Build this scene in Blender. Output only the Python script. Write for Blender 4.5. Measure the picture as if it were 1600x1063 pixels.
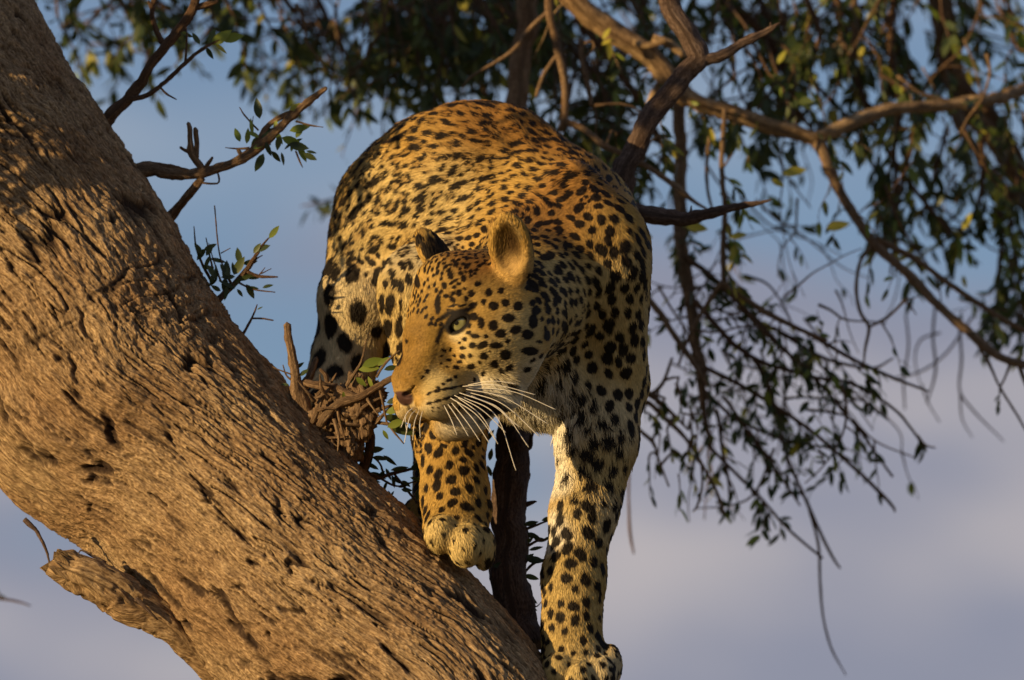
import bpy, bmesh, math, random, time
import numpy as np
from mathutils import Vector, Matrix, kdtree

T0 = time.time()
for o in list(bpy.data.objects):
    bpy.data.objects.remove(o)
SC = bpy.context.scene
COL = SC.collection
RNG = np.random.default_rng(11)
random.seed(11)

# ------------------------------------------------------------------ camera, sky, sun, exposure
K = 0.00078                 # metres per unit of the design grid at the leopard
D = 12.0 / K                # distance camera - leopard in the same units
PITCH = math.radians(8)
CAM_Z = 2.4
cp, sp = math.cos(PITCH), math.sin(PITCH)

cam_data = bpy.data.cameras.new('camera')
cam = bpy.data.objects.new('camera', cam_data)
COL.objects.link(cam)
cam.location = (0, 0, CAM_Z)
cam.rotation_euler = (math.radians(90) + PITCH, 0, 0)
cam_data.sensor_width = 36
cam_data.lens = 36 * D / 1600
cam_data.clip_start = 0.5
cam_data.clip_end = 6000
cam_data.dof.use_dof = True
cam_data.dof.focus_distance = 11.95
cam_data.dof.aperture_fstop = 5.0
SC.camera = cam

SUN_AZ = math.radians(53)       # to the left of straight behind the camera
SUN_EL = math.radians(9)
sun_dir = Vector((-math.sin(SUN_AZ) * math.cos(SUN_EL), -math.cos(SUN_AZ) * math.cos(SUN_EL), math.sin(SUN_EL)))
sun_data = bpy.data.lights.new('sun', 'SUN')
sun_data.energy = 5.0
sun_data.angle = math.radians(0.53)
sun_data.color = (1.0, 0.73, 0.38)
sun = bpy.data.objects.new('sun', sun_data)
COL.objects.link(sun)
sun.rotation_euler = sun_dir.to_track_quat('Z', 'Y').to_euler()
sun.location = (-6, -4, 9)

world = bpy.data.worlds.new('World')
SC.world = world
world.use_nodes = True
wn, wl = world.node_tree.nodes, world.node_tree.links
wn.clear()
w_out = wn.new('ShaderNodeOutputWorld')
w_bg = wn.new('ShaderNodeBackground')
w_bg.inputs['Strength'].default_value = 0.108
sky = wn.new('ShaderNodeTexSky')
sky.sky_type = 'NISHITA'
sky.sun_disc = False
sky.sun_elevation = SUN_EL
sky.sun_rotation = math.atan2(sun_dir.x, sun_dir.y)
sky.air_density = 1.0
sky.dust_density = 0.6
sky.ozone_density = 4.5
w_geo = wn.new('ShaderNodeTexCoord')
w_map = wn.new('ShaderNodeMapping')
w_map.inputs['Scale'].default_value = (9, 9, 26)
w_map.inputs['Location'].default_value = (0.35, 0.0, 0.62)
w_noise = wn.new('ShaderNodeTexNoise')
w_noise.inputs['Scale'].default_value = 1.5
w_noise.inputs['Detail'].default_value = 5
w_noise.inputs['Roughness'].default_value = 0.5
w_sep = wn.new('ShaderNodeSeparateXYZ')
w_elev = wn.new('ShaderNodeMapRange')      # cloud cover thickens towards the horizon
w_elev.inputs['From Min'].default_value = 0.165
w_elev.inputs['From Max'].default_value = 0.105
w_elev.inputs['To Min'].default_value = -0.12
w_elev.inputs['To Max'].default_value = 0.22
w_add = wn.new('ShaderNodeMath'); w_add.operation = 'ADD'
w_ramp = wn.new('ShaderNodeMapRange')
w_ramp.interpolation_type = 'SMOOTHSTEP'
w_ramp.inputs['From Min'].default_value = 0.48
w_ramp.inputs['From Max'].default_value = 0.68
w_ramp.inputs['To Min'].default_value = 0.42
w_ramp.inputs['To Max'].default_value = 0.95
w_noise2 = wn.new('ShaderNodeTexNoise')
w_noise2.inputs['Scale'].default_value = 2.6
w_noise2.inputs['Detail'].default_value = 4
w_cc = wn.new('ShaderNodeValToRGB')
w_cc.color_ramp.elements[0].position = 0.47
w_cc.color_ramp.elements[0].color = (2.1, 2.15, 2.75, 1)
w_cc.color_ramp.elements[1].position = 0.72
w_cc.color_ramp.elements[1].color = (4.1, 3.65, 3.6, 1)
w_mix = wn.new('ShaderNodeMix'); w_mix.data_type = 'RGBA'
wl.new(w_geo.outputs['Generated'], w_map.inputs['Vector'])
wl.new(w_map.outputs['Vector'], w_noise.inputs['Vector'])
wl.new(w_map.outputs['Vector'], w_noise2.inputs['Vector'])
wl.new(w_geo.outputs['Generated'], w_sep.inputs['Vector'])
wl.new(w_sep.outputs['Z'], w_elev.inputs['Value'])
wl.new(w_noise.outputs['Fac'], w_add.inputs[0])
wl.new(w_elev.outputs['Result'], w_add.inputs[1])
wl.new(w_add.outputs[0], w_ramp.inputs['Value'])
wl.new(w_noise2.outputs['Fac'], w_cc.inputs['Fac'])
wl.new(w_ramp.outputs['Result'], w_mix.inputs['Factor'])
wl.new(sky.outputs['Color'], w_mix.inputs['A'])
wl.new(w_cc.outputs['Color'], w_mix.inputs['B'])
wl.new(w_mix.outputs['Result'], w_bg.inputs['Color'])
wl.new(w_bg.outputs['Background'], w_out.inputs['Surface'])

SC.view_settings.view_transform = 'Standard'
SC.view_settings.look = 'None'
SC.view_settings.exposure = 0.28
SC.view_settings.gamma = 1.0
SC.view_settings.use_curve_mapping = False
SC.cycles.max_bounces = 6
SC.cycles.transparent_max_bounces = 8

# ------------------------------------------------------------------ helpers
def W(P):
    """design space (x right, depth away from camera, z up = -row) -> world metres"""
    P = np.asarray(P, dtype=np.float64)
    x, d, z = P[..., 0], P[..., 1], P[..., 2]
    s = (D + d) / D * K
    X = (x - 800) * s
    Y = (D + d) * K
    Z = (z + 531.5) * s
    return np.stack([X, Y * cp - Z * sp, Y * sp + Z * cp + CAM_Z], -1)

def tag(o, label=None, cat=None, group=None, kind=None):
    if label: o['label'] = label
    if cat: o['category'] = cat
    if group: o['group'] = group
    if kind: o['kind'] = kind
    return o

def empty(name, loc):
    o = bpy.data.objects.new(name, None)
    COL.objects.link(o)
    o.location = loc
    o.empty_display_size = 0.1
    return o

def link(name, data, parent=None):
    o = bpy.data.objects.new(name, data)
    COL.objects.link(o)
    if parent is not None:
        o.parent = parent
        root = parent
        off = Vector((0, 0, 0))
        while root is not None:
            off += root.location
            root = root.parent
        o.location = -off          # geometry is written in world coordinates
    return o

def make_mesh(name, V, F, mat=None, smooth=True, F3=None):
    """V in world metres; F quads (n,4) ; F3 optional triangles"""
    me = bpy.data.meshes.new(name)
    V = np.asarray(V, np.float32)
    F = np.asarray(F, np.int32).reshape(-1, 4) if F is not None and len(F) else np.zeros((0, 4), np.int32)
    F3 = np.asarray(F3, np.int32).reshape(-1, 3) if F3 is not None and len(F3) else np.zeros((0, 3), np.int32)
    me.vertices.add(len(V)); me.vertices.foreach_set('co', V.ravel())
    loops = np.concatenate([F.ravel(), F3.ravel()])
    tot = np.concatenate([np.full(len(F), 4), np.full(len(F3), 3)]).astype(np.int32)
    start = np.concatenate([[0], np.cumsum(tot)[:-1]]).astype(np.int32) if len(tot) else np.zeros(0, np.int32)
    me.loops.add(len(loops)); me.loops.foreach_set('vertex_index', loops.astype(np.int32))
    me.polygons.add(len(tot))
    me.polygons.foreach_set('loop_start', start)
    me.polygons.foreach_set('loop_total', tot)
    me.polygons.foreach_set('use_smooth', np.full(len(tot), smooth))
    me.update(calc_edges=True)
    me.validate()
    if mat: me.materials.append(mat)
    return me

def attr_f(me, name, vals):
    a = me.attributes.new(name, 'FLOAT', 'POINT'); a.data.foreach_set('value', np.asarray(vals, np.float32).ravel())
def attr_c(me, name, vals):
    a = me.attributes.new(name, 'FLOAT_COLOR', 'POINT')
    v = np.concatenate([vals, np.ones((len(vals), 1))], 1).astype(np.float32); a.data.foreach_set('color', v.ravel())
def attr_v(me, name, vals):
    a = me.attributes.new(name, 'FLOAT_VECTOR', 'POINT'); a.data.foreach_set('vector', np.asarray(vals, np.float32).ravel())

def h3(ix, iy, iz, seed):
    h = (ix.astype(np.uint32) * np.uint32(374761393) + iy.astype(np.uint32) * np.uint32(668265263)
         + iz.astype(np.uint32) * np.uint32(2246822519) + np.uint32((seed * 3266489917) & 0xffffffff))
    h = (h ^ (h >> np.uint32(13))) * np.uint32(1274126177)
    h = (h ^ (h >> np.uint32(16))) * np.uint32(2654435769)
    h = h ^ (h >> np.uint32(15))
    return h.astype(np.float32) / np.float32(4294967295.0)

def noise3(x, y, z, seed=0):
    """value noise in -1..1"""
    x, y, z = np.broadcast_arrays(np.asarray(x, np.float32), np.asarray(y, np.float32), np.asarray(z, np.float32))
    fx, fy, fz = np.floor(x), np.floor(y), np.floor(z)
    ix, iy, iz = fx.astype(np.int32), fy.astype(np.int32), fz.astype(np.int32)
    tx, ty, tz = x - fx, y - fy, z - fz
    tx = tx * tx * tx * (tx * (tx * 6 - 15) + 10); ty = ty * ty * ty * (ty * (ty * 6 - 15) + 10); tz = tz * tz * tz * (tz * (tz * 6 - 15) + 10)
    r = 0
    for a in (0, 1):
        wa = tx if a else 1 - tx
        for b in (0, 1):
            wb = ty if b else 1 - ty
            for c in (0, 1):
                wc = tz if c else 1 - tz
                r = r + wa * wb * wc * h3(ix + a, iy + b, iz + c, seed)
    return r * 2 - 1

def fbm(x, y, z, seed=0, octv=4, gain=0.5):
    r, a, s = 0, 1.0, 0.0
    for i in range(octv):
        r = r + a * noise3(x * 2 ** i, y * 2 ** i, z * 2 ** i, seed + 17 * i); s += a; a *= gain
    return r / s

def sstep(a, b, x):
    t = np.clip((x - a) / (b - a), 0, 1)
    return t * t * (3 - 2 * t)

# ------------------------------------------------------------------ materials
def new_mat(name):
    m = bpy.data.materials.new(name); m.use_nodes = True
    nt = m.node_tree
    return m, nt.nodes, nt.links, nt.nodes['Principled BSDF']

def simple_mat(name, col, rough=0.6, spec=0.3, noise=0.0, scale=40.0):
    m, n, l, b = new_mat(name)
    b.inputs['Base Color'].default_value = (*col, 1)
    b.inputs['Roughness'].default_value = rough
    b.inputs['Specular IOR Level'].default_value = spec
    if noise:
        t = n.new('ShaderNodeTexNoise'); t.inputs['Scale'].default_value = scale; t.inputs['Detail'].default_value = 5
        c = n.new('ShaderNodeTexCoord')
        l.new(c.outputs['Object'], t.inputs['Vector'])
        r = n.new('ShaderNodeValToRGB')
        r.color_ramp.elements[0].position = 0.3; r.color_ramp.elements[1].position = 0.7
        r.color_ramp.elements[0].color = (*[v * (1 - noise) for v in col], 1)
        r.color_ramp.elements[1].color = (*[min(1, v * (1 + noise)) for v in col], 1)
        l.new(t.outputs['Fac'], r.inputs['Fac'])
        l.new(r.outputs['Color'], b.inputs['Base Color'])
        bp = n.new('ShaderNodeBump'); bp.inputs['Strength'].default_value = 0.5; bp.inputs['Distance'].default_value = 0.004
        l.new(t.outputs['Fac'], bp.inputs['Height']); l.new(bp.outputs['Normal'], b.inputs['Normal'])
    return m

def bark_mat(name, lo, hi, crack, scale=1.0, use_attr=False):
    m, n, l, b = new_mat(name)
    b.inputs['Roughness'].default_value = 0.85
    b.inputs['Specular IOR Level'].default_value = 0.15
    at = n.new('ShaderNodeAttribute'); at.attribute_name = 'bark_uv'
    mp = n.new('ShaderNodeMapping'); mp.inputs['Scale'].default_value = (1.0 * scale, 5.5 * scale, 1.0)
    l.new(at.outputs['Vector'], mp.inputs['Vector'])
    t1 = n.new('ShaderNodeTexNoise'); t1.inputs['Scale'].default_value = 55; t1.inputs['Detail'].default_value = 7; t1.inputs['Roughness'].default_value = 0.62
    t2 = n.new('ShaderNodeTexNoise'); t2.inputs['Scale'].default_value = 9; t2.inputs['Detail'].default_value = 5
    l.new(mp.outputs['Vector'], t1.inputs['Vector'])
    l.new(at.outputs['Vector'], t2.inputs['Vector'])
    r1 = n.new('ShaderNodeValToRGB')
    r1.color_ramp.elements[0].position = 0.30; r1.color_ramp.elements[1].position = 0.72
    r1.color_ramp.elements[0].color = (*lo, 1); r1.color_ramp.elements[1].color = (*hi, 1)
    l.new(t1.outputs['Fac'], r1.inputs['Fac'])
    r2 = n.new('ShaderNodeValToRGB')
    r2.color_ramp.elements[0].position = 0.35; r2.color_ramp.elements[1].position = 0.68
    r2.color_ramp.elements[0].color = (0.78, 0.68, 0.60, 1); r2.color_ramp.elements[1].color = (1.08, 1.04, 0.98, 1)
    l.new(t2.outputs['Fac'], r2.inputs['Fac'])
    mx = n.new('ShaderNodeMix'); mx.data_type = 'RGBA'; mx.blend_type = 'MULTIPLY'; mx.inputs['Factor'].default_value = 1
    l.new(r1.outputs['Color'], mx.inputs['A']); l.new(r2.outputs['Color'], mx.inputs['B'])
    t3 = n.new('ShaderNodeTexNoise'); t3.inputs['Scale'].default_value = 230; t3.inputs['Detail'].default_value = 4
    mp3 = n.new('ShaderNodeMapping'); mp3.inputs['Scale'].default_value = (1.0 * scale, 2.4 * scale, 1.0)
    l.new(at.outputs['Vector'], mp3.inputs['Vector']); l.new(mp3.outputs['Vector'], t3.inputs['Vector'])
    r3 = n.new('ShaderNodeValToRGB')
    r3.color_ramp.elements[0].position = 0.34; r3.color_ramp.elements[1].position = 0.66
    r3.color_ramp.elements[0].color = (0.55, 0.50, 0.46, 1); r3.color_ramp.elements[1].color = (1.25, 1.25, 1.25, 1)
    l.new(t3.outputs['Fac'], r3.inputs['Fac'])
    m3 = n.new('ShaderNodeMix'); m3.data_type = 'RGBA'; m3.blend_type = 'MULTIPLY'; m3.inputs['Factor'].default_value = 1
    l.new(mx.outputs['Result'], m3.inputs['A']); l.new(r3.outputs['Color'], m3.inputs['B'])
    col = m3.outputs['Result']
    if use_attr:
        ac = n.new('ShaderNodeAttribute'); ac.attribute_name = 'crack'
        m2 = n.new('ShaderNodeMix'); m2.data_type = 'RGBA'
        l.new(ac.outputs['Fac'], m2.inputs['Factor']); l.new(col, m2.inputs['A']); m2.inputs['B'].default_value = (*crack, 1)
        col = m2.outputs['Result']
    l.new(col, b.inputs['Base Color'])
    bp = n.new('ShaderNodeBump'); bp.inputs['Strength'].default_value = 0.9; bp.inputs['Distance'].default_value = 0.004
    hs = n.new('ShaderNodeMath'); hs.operation = 'MULTIPLY_ADD'; hs.inputs[1].default_value = 0.45
    l.new(t3.outputs['Fac'], hs.inputs[0]); l.new(t1.outputs['Fac'], hs.inputs[2])
    l.new(hs.outputs[0], bp.inputs['Height']); l.new(bp.outputs['Normal'], b.inputs['Normal'])
    return m

def leaf_mat(name, c1, c2, trans=0.35):
    m, n, l, b = new_mat(name)
    oi = n.new('ShaderNodeObjectInfo')
    at = n.new('ShaderNodeAttribute'); at.attribute_name = 'leaf_tone'
    ad = n.new('ShaderNodeMath'); ad.operation = 'ADD'
    fr = n.new('ShaderNodeMath'); fr.operation = 'FRACT'
    l.new(oi.outputs['Random'], ad.inputs[0]); l.new(at.outputs['Fac'], ad.inputs[1]); l.new(ad.outputs[0], fr.inputs[0])
    r = n.new('ShaderNodeValToRGB')
    r.color_ramp.elements[0].color = (*c1, 1); r.color_ramp.elements[1].color = (*c2, 1)
    l.new(fr.outputs[0], r.inputs['Fac'])
    l.new(r.outputs['Color'], b.inputs['Base Color'])
    b.inputs['Roughness'].default_value = 0.42
    b.inputs['Specular IOR Level'].default_value = 0.35
    tr = n.new('ShaderNodeBsdfTranslucent')
    l.new(r.outputs['Color'], tr.inputs['Color'])
    ms = n.new('ShaderNodeMixShader'); ms.inputs['Fac'].default_value = trans
    l.new(b.outputs['BSDF'], ms.inputs[1]); l.new(tr.outputs['BSDF'], ms.inputs[2])
    l.new(ms.outputs['Shader'], n['Material Output'].inputs['Surface'])
    return m

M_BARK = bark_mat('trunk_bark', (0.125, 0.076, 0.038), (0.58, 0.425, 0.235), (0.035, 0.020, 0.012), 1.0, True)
M_BOUGH = bark_mat('bough_bark', (0.11, 0.07, 0.042), (0.33, 0.235, 0.14), (0.05, 0.03, 0.02), 1.0)
M_DEAD = bark_mat('dead_wood', (0.07, 0.048, 0.038), (0.19, 0.14, 0.108), (0.03, 0.02, 0.015), 1.0)
M_TWIG = bark_mat('twig_bark', (0.09, 0.055, 0.035), (0.22, 0.145, 0.085), (0.03, 0.02, 0.015), 1.5)
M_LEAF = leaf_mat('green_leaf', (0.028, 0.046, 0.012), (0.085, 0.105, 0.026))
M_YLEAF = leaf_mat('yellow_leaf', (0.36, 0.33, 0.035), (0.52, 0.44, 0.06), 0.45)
M_GLEAF = leaf_mat('sunlit_green_leaf', (0.16, 0.22, 0.03), (0.26, 0.30, 0.05), 0.4)  # brighter green puts sunlight into the leaf colour
#--STRUCTURE--
# ------------------------------------------------------------------ ground
def build_ground():
    m, n, l, b = new_mat('dry_grassland')
    t = n.new('ShaderNodeTexNoise'); t.inputs['Scale'].default_value = 0.35; t.inputs['Detail'].default_value = 8
    c = n.new('ShaderNodeTexCoord'); l.new(c.outputs['Object'], t.inputs['Vector'])
    r = n.new('ShaderNodeValToRGB')
    r.color_ramp.elements[0].position = 0.35; r.color_ramp.elements[1].position = 0.7
    r.color_ramp.elements[0].color = (0.10, 0.085, 0.035, 1); r.color_ramp.elements[1].color = (0.24, 0.185, 0.09, 1)
    l.new(t.outputs['Fac'], r.inputs['Fac']); l.new(r.outputs['Color'], b.inputs['Base Color'])
    b.inputs['Roughness'].default_value = 0.95
    N = 41
    g = np.linspace(-1, 1, N); g = np.sign(g) * np.abs(g) ** 3 * 3000
    X, Y = np.meshgrid(g, g, indexing='ij')
    R = np.hypot(X, Y)
    Z = fbm(X / 40, Y / 40, 0 * X, 5, 3) * np.clip(R / 60, 0, 1) * 0.5 - 0.02
    V = np.stack([X, Y, Z], -1).reshape(-1, 3)
    i = np.arange(N * N).reshape(N, N)
    F = np.stack([i[:-1, :-1], i[1:, :-1], i[1:, 1:], i[:-1, 1:]], -1).reshape(-1, 4)
    g = link('ground', make_mesh('ground', V, F, m))
    tag(g, 'dry grassland under the tree', kind='structure')
build_ground()

# ------------------------------------------------------------------ swept shapes
def crom(P, n):
    """Catmull-Rom through rows of P, n samples, roughly even in arc length"""
    P = np.asarray(P, float)
    if len(P) == 2:
        t = np.linspace(0, 1, n)[:, None]
        return P[0] * (1 - t) + P[1] * t
    Q = np.vstack([2 * P[0] - P[1], P, 2 * P[-1] - P[-2]])
    seg = np.linalg.norm(np.diff(P[:, :3], axis=0), axis=1); s = np.concatenate([[0], np.cumsum(seg)])
    u = np.linspace(0, s[-1], n)
    k = np.clip(np.searchsorted(s, u, 'right') - 1, 0, len(P) - 2)
    t = ((u - s[k]) / np.maximum(seg[k], 1e-9))[:, None]
    p0, p1, p2, p3 = Q[k], Q[k + 1], Q[k + 2], Q[k + 3]
    return 0.5 * (2 * p1 + (p2 - p0) * t + (2 * p0 - 5 * p1 + 4 * p2 - p3) * t ** 2 + (3 * p1 - p0 - 3 * p2 + p3) * t ** 3)

def frames(C):
    T = np.gradient(C, axis=0); T /= np.linalg.norm(T, axis=1)[:, None] + 1e-12
    e1 = np.tile(np.array([0, -1.0, 0]), (len(C), 1))
    e1 = e1 - (e1 * T).sum(1)[:, None] * T
    bad = np.linalg.norm(e1, axis=1) < 0.15
    if bad.any():
        a = np.tile(np.array([1.0, 0, 0.2]), (len(C), 1)); a = a - (a * T).sum(1)[:, None] * T
        e1[bad] = a[bad]
    e1 /= np.linalg.norm(e1, axis=1)[:, None]
    e2 = np.cross(T, e1)
    return T, e1, e2

def xyd(rows):
    """(col, row, depth, width) -> design points + radius"""
    A = np.asarray(rows, float)
    return np.stack([A[:, 0], A[:, 2], -A[:, 1], A[:, 3] * 0.5], 1)

def tube_arrays(rows, step=7.0, seg=8, rough=0.10, seed=0, close=True, uvs=None):
    P = xyd(rows)
    L = np.linalg.norm(np.diff(P[:, :3], axis=0), axis=1).sum()
    n = max(4, int(L / step))
    S = crom(P, n); C, r = S[:, :3], np.maximum(S[:, 3], 0.6)
    # small kinks so that boughs are never ideal arcs
    wob = np.stack([noise3(np.arange(n) * step / 38.0, seed * 3.1 + q, 0.5, 5 + q) for q in range(3)], 1)
    env = np.minimum(1, np.minimum(np.arange(n), 99) / 3.0)[:, None]
    C = C + wob * np.minimum(r, 9)[:, None] * 0.5 * env
    T, e1, e2 = frames(C)
    th = np.linspace(0, 2 * np.pi, seg, endpoint=False)
    U = np.arange(n)[:, None] * step
    rr = r[:, None] * (1 + rough * noise3(U / (r[:, None] * 2.2 + 4), np.cos(th)[None] * 1.2 + seed, np.sin(th)[None] * 1.2, seed + 3)
                       + rough * 0.8 * noise3(U / (r[:, None] * 0.8 + 3), np.cos(th)[None] * 1.8 + seed, np.sin(th)[None] * 1.8, seed + 9))
    thick = np.clip((r[:, None] - 4) / 8, 0, 1)
    rr = rr * (1 + thick * (0.07 * noise3(U / 34 + 0 * th, np.cos(th)[None] * 4 + seed, np.sin(th)[None] * 4, seed + 21) + 0.05 * noise3(U / 9 + 0 * th, np.cos(th)[None] * 5 + seed, np.sin(th)[None] * 5, seed + 22) + 0.16 * np.maximum(0, noise3(U / (3.2 * r[:, None]) + 0 * th, np.cos(th)[None] * 0.9 + seed, np.sin(th)[None] * 0.9, seed + 23) - 0.35)))
    V = C[:, None, :] + rr[..., None] * (np.cos(th)[None, :, None] * e1[:, None] + np.sin(th)[None, :, None] * e2[:, None])
    V = V.reshape(-1, 3)
    idx = np.arange(n * seg).reshape(n, seg)
    nx = np.roll(idx, -1, 1)
    F = np.stack([idx[:-1], nx[:-1], nx[1:], idx[1:]], -1).reshape(-1, 4)
    uv = np.stack([np.repeat(np.arange(n) * step * K, seg), np.tile(th, n) * np.repeat(r, seg) * K, np.full(n * seg, seed * 0.37)], 1)
    F3 = []
    if close:
        V = np.vstack([V, C[0] , C[-1] + T[-1] * r[-1] * 0.8]); a, b = n * seg, n * seg + 1
        uv = np.vstack([uv, uv[0], uv[-1]])
        F3 = np.concatenate([np.stack([idx[0], np.full(seg, a), nx[0]], -1), np.stack([idx[-1], nx[-1], np.full(seg, b)], -1)])
    return V, F, F3, uv

class Batch:
    def __init__(s): s.V, s.F, s.F3, s.uv, s.n = [], [], [], [], 0
    def add(s, V, F, F3, uv):
        s.V.append(V); s.uv.append(uv)
        if len(F): s.F.append(np.asarray(F) + s.n)
        if len(F3): s.F3.append(np.asarray(F3) + s.n)
        s.n += len(V)
    def tube(s, rows, **k): s.add(*tube_arrays(rows, **k)); return s
    def obj(s, name, mat, parent, smooth=True):
        me = make_mesh(name, W(np.vstack(s.V)), np.vstack(s.F) if s.F else None, mat, smooth, np.vstack(s.F3) if s.F3 else None)
        if any(len(u) for u in s.uv): attr_v(me, 'bark_uv', np.vstack(s.uv))
        return link(name, me, parent)

# ------------------------------------------------------------------ the leaning tree: trunk
TRUNK_AX = np.array([  # col, row, depth, radius
    (-760, -980, 800, 246), (-570, -600, 690, 242), (-376, -240, 560, 240), (-226, 12, 465, 240), (-92, 238, 365, 238), (55, 446, 270, 236),
    (165, 610, 208, 224), (292, 728, 160, 200), (463, 912, 90, 203), (612, 1062, 25, 204), (690, 1165, -10, 206), (820, 1400, -60, 212), (1040, 1900, -120, 228),
    (1320, 2700, -190, 262), (1560, 4000, -240, 320), (1740, 5200, -270, 400), (1820, 6000, -280, 520)], float)

def build_trunk(parent):
    A = np.stack([TRUNK_AX[:, 0], TRUNK_AX[:, 2], -TRUNK_AX[:, 1], TRUNK_AX[:, 3]], 1)
    big = crom(A, 4000)
    s = np.concatenate([[0], np.cumsum(np.linalg.norm(np.diff(big[:, :3], axis=0), axis=1))])
    # rows: dense while in the frame, coarse elsewhere
    inframe = (big[:, 0] > -330) & (-big[:, 2] < 1330) & (-big[:, 2] > -330)
    s0, s1 = s[inframe].min(), s[inframe].max()
    us = np.concatenate([np.linspace(0, s0, 20, endpoint=False), np.arange(s0, s1, 1.9), np.linspace(s1, s[-1], 120)])
    C = np.stack([np.interp(us, s, big[:, q]) for q in range(4)], 1)
    r = C[:, 3]; C = C[:, :3]
    T, e1, e2 = frames(C)
    th = np.concatenate([np.linspace(-1.75, 1.75, 400), np.linspace(1.75, 2 * np.pi - 1.75, 60)[1:-1]])
    n, m = len(us), len(th)
    U = np.repeat(us[:, None] - s0, m, 1); TH = np.repeat(th[None], n, 0)
    v = TH * 206.0
    cx, sy = np.cos(TH), np.sin(TH)
    # large undulation (periodic)
    H = 10 * fbm(U / 260, cx * 1.3, sy * 1.3, 2, 3) + 4 * noise3(U / 80, cx * 3, sy * 3, 8)
    vs = v + 0.16 * U + 9 * fbm(U / 170, v / 130, 0, 31, 2) + 2.2 * noise3(U / 38, v / 24, 0, 33)   # fibres run a little steeper than the axis
    Uw = U + 13 * noise3(vs / 7, U / 60, 3.1, 34) + 7 * noise3(vs / 3, U / 30, 1.1, 35)
    # fibrous strands, long and thin
    st1 = fbm(Uw / 85, vs / 12.0, 0, 41, 3)
    st2 = fbm(Uw / 36, vs / 4.6, 3.3, 43, 2)
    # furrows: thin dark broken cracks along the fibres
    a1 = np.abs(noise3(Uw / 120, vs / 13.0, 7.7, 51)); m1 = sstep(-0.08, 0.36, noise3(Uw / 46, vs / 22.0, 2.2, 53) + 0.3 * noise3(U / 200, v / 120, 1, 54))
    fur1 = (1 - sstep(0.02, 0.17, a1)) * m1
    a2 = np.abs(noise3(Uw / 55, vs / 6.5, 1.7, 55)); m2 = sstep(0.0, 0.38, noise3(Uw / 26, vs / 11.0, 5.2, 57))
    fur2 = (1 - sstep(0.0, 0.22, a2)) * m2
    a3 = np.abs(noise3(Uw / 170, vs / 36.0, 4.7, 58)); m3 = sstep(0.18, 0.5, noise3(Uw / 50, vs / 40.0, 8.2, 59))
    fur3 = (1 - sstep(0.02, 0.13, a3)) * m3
    scale_ = fbm(Uw / 16, vs / 8, 6.1, 75, 4, 0.65)          # small flaky scales
    # cross checks and blocky plates in the upper part of the visible trunk
    Cc = C[:, None, :] + r[:, None, None] * (cx[..., None] * e1[:, None] + sy[..., None] * e2[:, None])
    px, py = Cc[..., 0], -Cc[..., 2]
    band = np.exp(-(((px - 230) / 210) ** 2 + ((py - 470) / 150) ** 2)) + 0.25 * sstep(650, 250, py)
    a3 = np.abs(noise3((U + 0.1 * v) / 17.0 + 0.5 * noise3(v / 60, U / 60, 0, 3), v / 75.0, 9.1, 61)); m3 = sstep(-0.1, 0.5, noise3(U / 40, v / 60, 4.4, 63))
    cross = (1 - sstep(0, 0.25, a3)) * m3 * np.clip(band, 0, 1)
    plates = noise3(U / 14, vs / 13, 0.4, 71) * np.clip(band, 0, 1)
    # a long hollow, a dimple under a ridge, a few knots
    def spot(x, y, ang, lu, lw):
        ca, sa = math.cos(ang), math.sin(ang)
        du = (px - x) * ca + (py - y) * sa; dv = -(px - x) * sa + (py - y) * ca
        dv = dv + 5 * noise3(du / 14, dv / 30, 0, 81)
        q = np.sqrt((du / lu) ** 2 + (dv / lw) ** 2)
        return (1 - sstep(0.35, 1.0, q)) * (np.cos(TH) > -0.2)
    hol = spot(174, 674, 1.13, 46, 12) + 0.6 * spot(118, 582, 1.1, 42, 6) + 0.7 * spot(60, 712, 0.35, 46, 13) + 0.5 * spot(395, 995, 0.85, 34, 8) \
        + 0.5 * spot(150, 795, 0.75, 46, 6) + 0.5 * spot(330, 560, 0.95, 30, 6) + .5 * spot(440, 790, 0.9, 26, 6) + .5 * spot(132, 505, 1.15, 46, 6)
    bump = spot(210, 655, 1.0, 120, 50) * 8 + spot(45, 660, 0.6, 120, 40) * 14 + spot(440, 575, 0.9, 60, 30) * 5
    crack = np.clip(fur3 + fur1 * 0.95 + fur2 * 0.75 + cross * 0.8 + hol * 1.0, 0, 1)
    fine = noise3(U / 7, vs / 3.2, 0.2, 91)
    disp = H + bump + 2.8 * st1 + 2.4 * st2 + 4.6 * scale_ + 1.0 * fine + 3.0 * plates - 11 * fur3 - 8.5 * fur1 - 4.6 * fur2 - 4.5 * cross - 13 * np.clip(hol, 0, 1.2)
    # peeling ragged lower edge
    P = C[:, None, :] + (r[:, None] + disp)[..., None] * (cx[..., None] * e1[:, None] + sy[..., None] * e2[:, None])
    V = W(P.reshape(-1, 3))
    idx = np.arange(n * m).reshape(n, m); nx = np.roll(idx, -1, 1)
    F = np.stack([idx[:-1], nx[:-1], nx[1:], idx[1:]], -1).reshape(-1, 4)
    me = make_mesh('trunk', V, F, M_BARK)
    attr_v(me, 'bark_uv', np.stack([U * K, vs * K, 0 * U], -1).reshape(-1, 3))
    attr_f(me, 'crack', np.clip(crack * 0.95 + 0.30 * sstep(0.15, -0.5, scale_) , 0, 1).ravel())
    return link('trunk', me, parent)

base_w = W(np.array([1790, -275, -5700.]))
leaning_tree = empty('leaning_tree', Vector((base_w[0], base_w[1], 0.0)))
tag(leaning_tree, 'thick leaning tree trunk with furrowed tan bark that the leopard walks down', 'tree')
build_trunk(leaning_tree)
print('trunk', round(time.time() - T0, 1))
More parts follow.
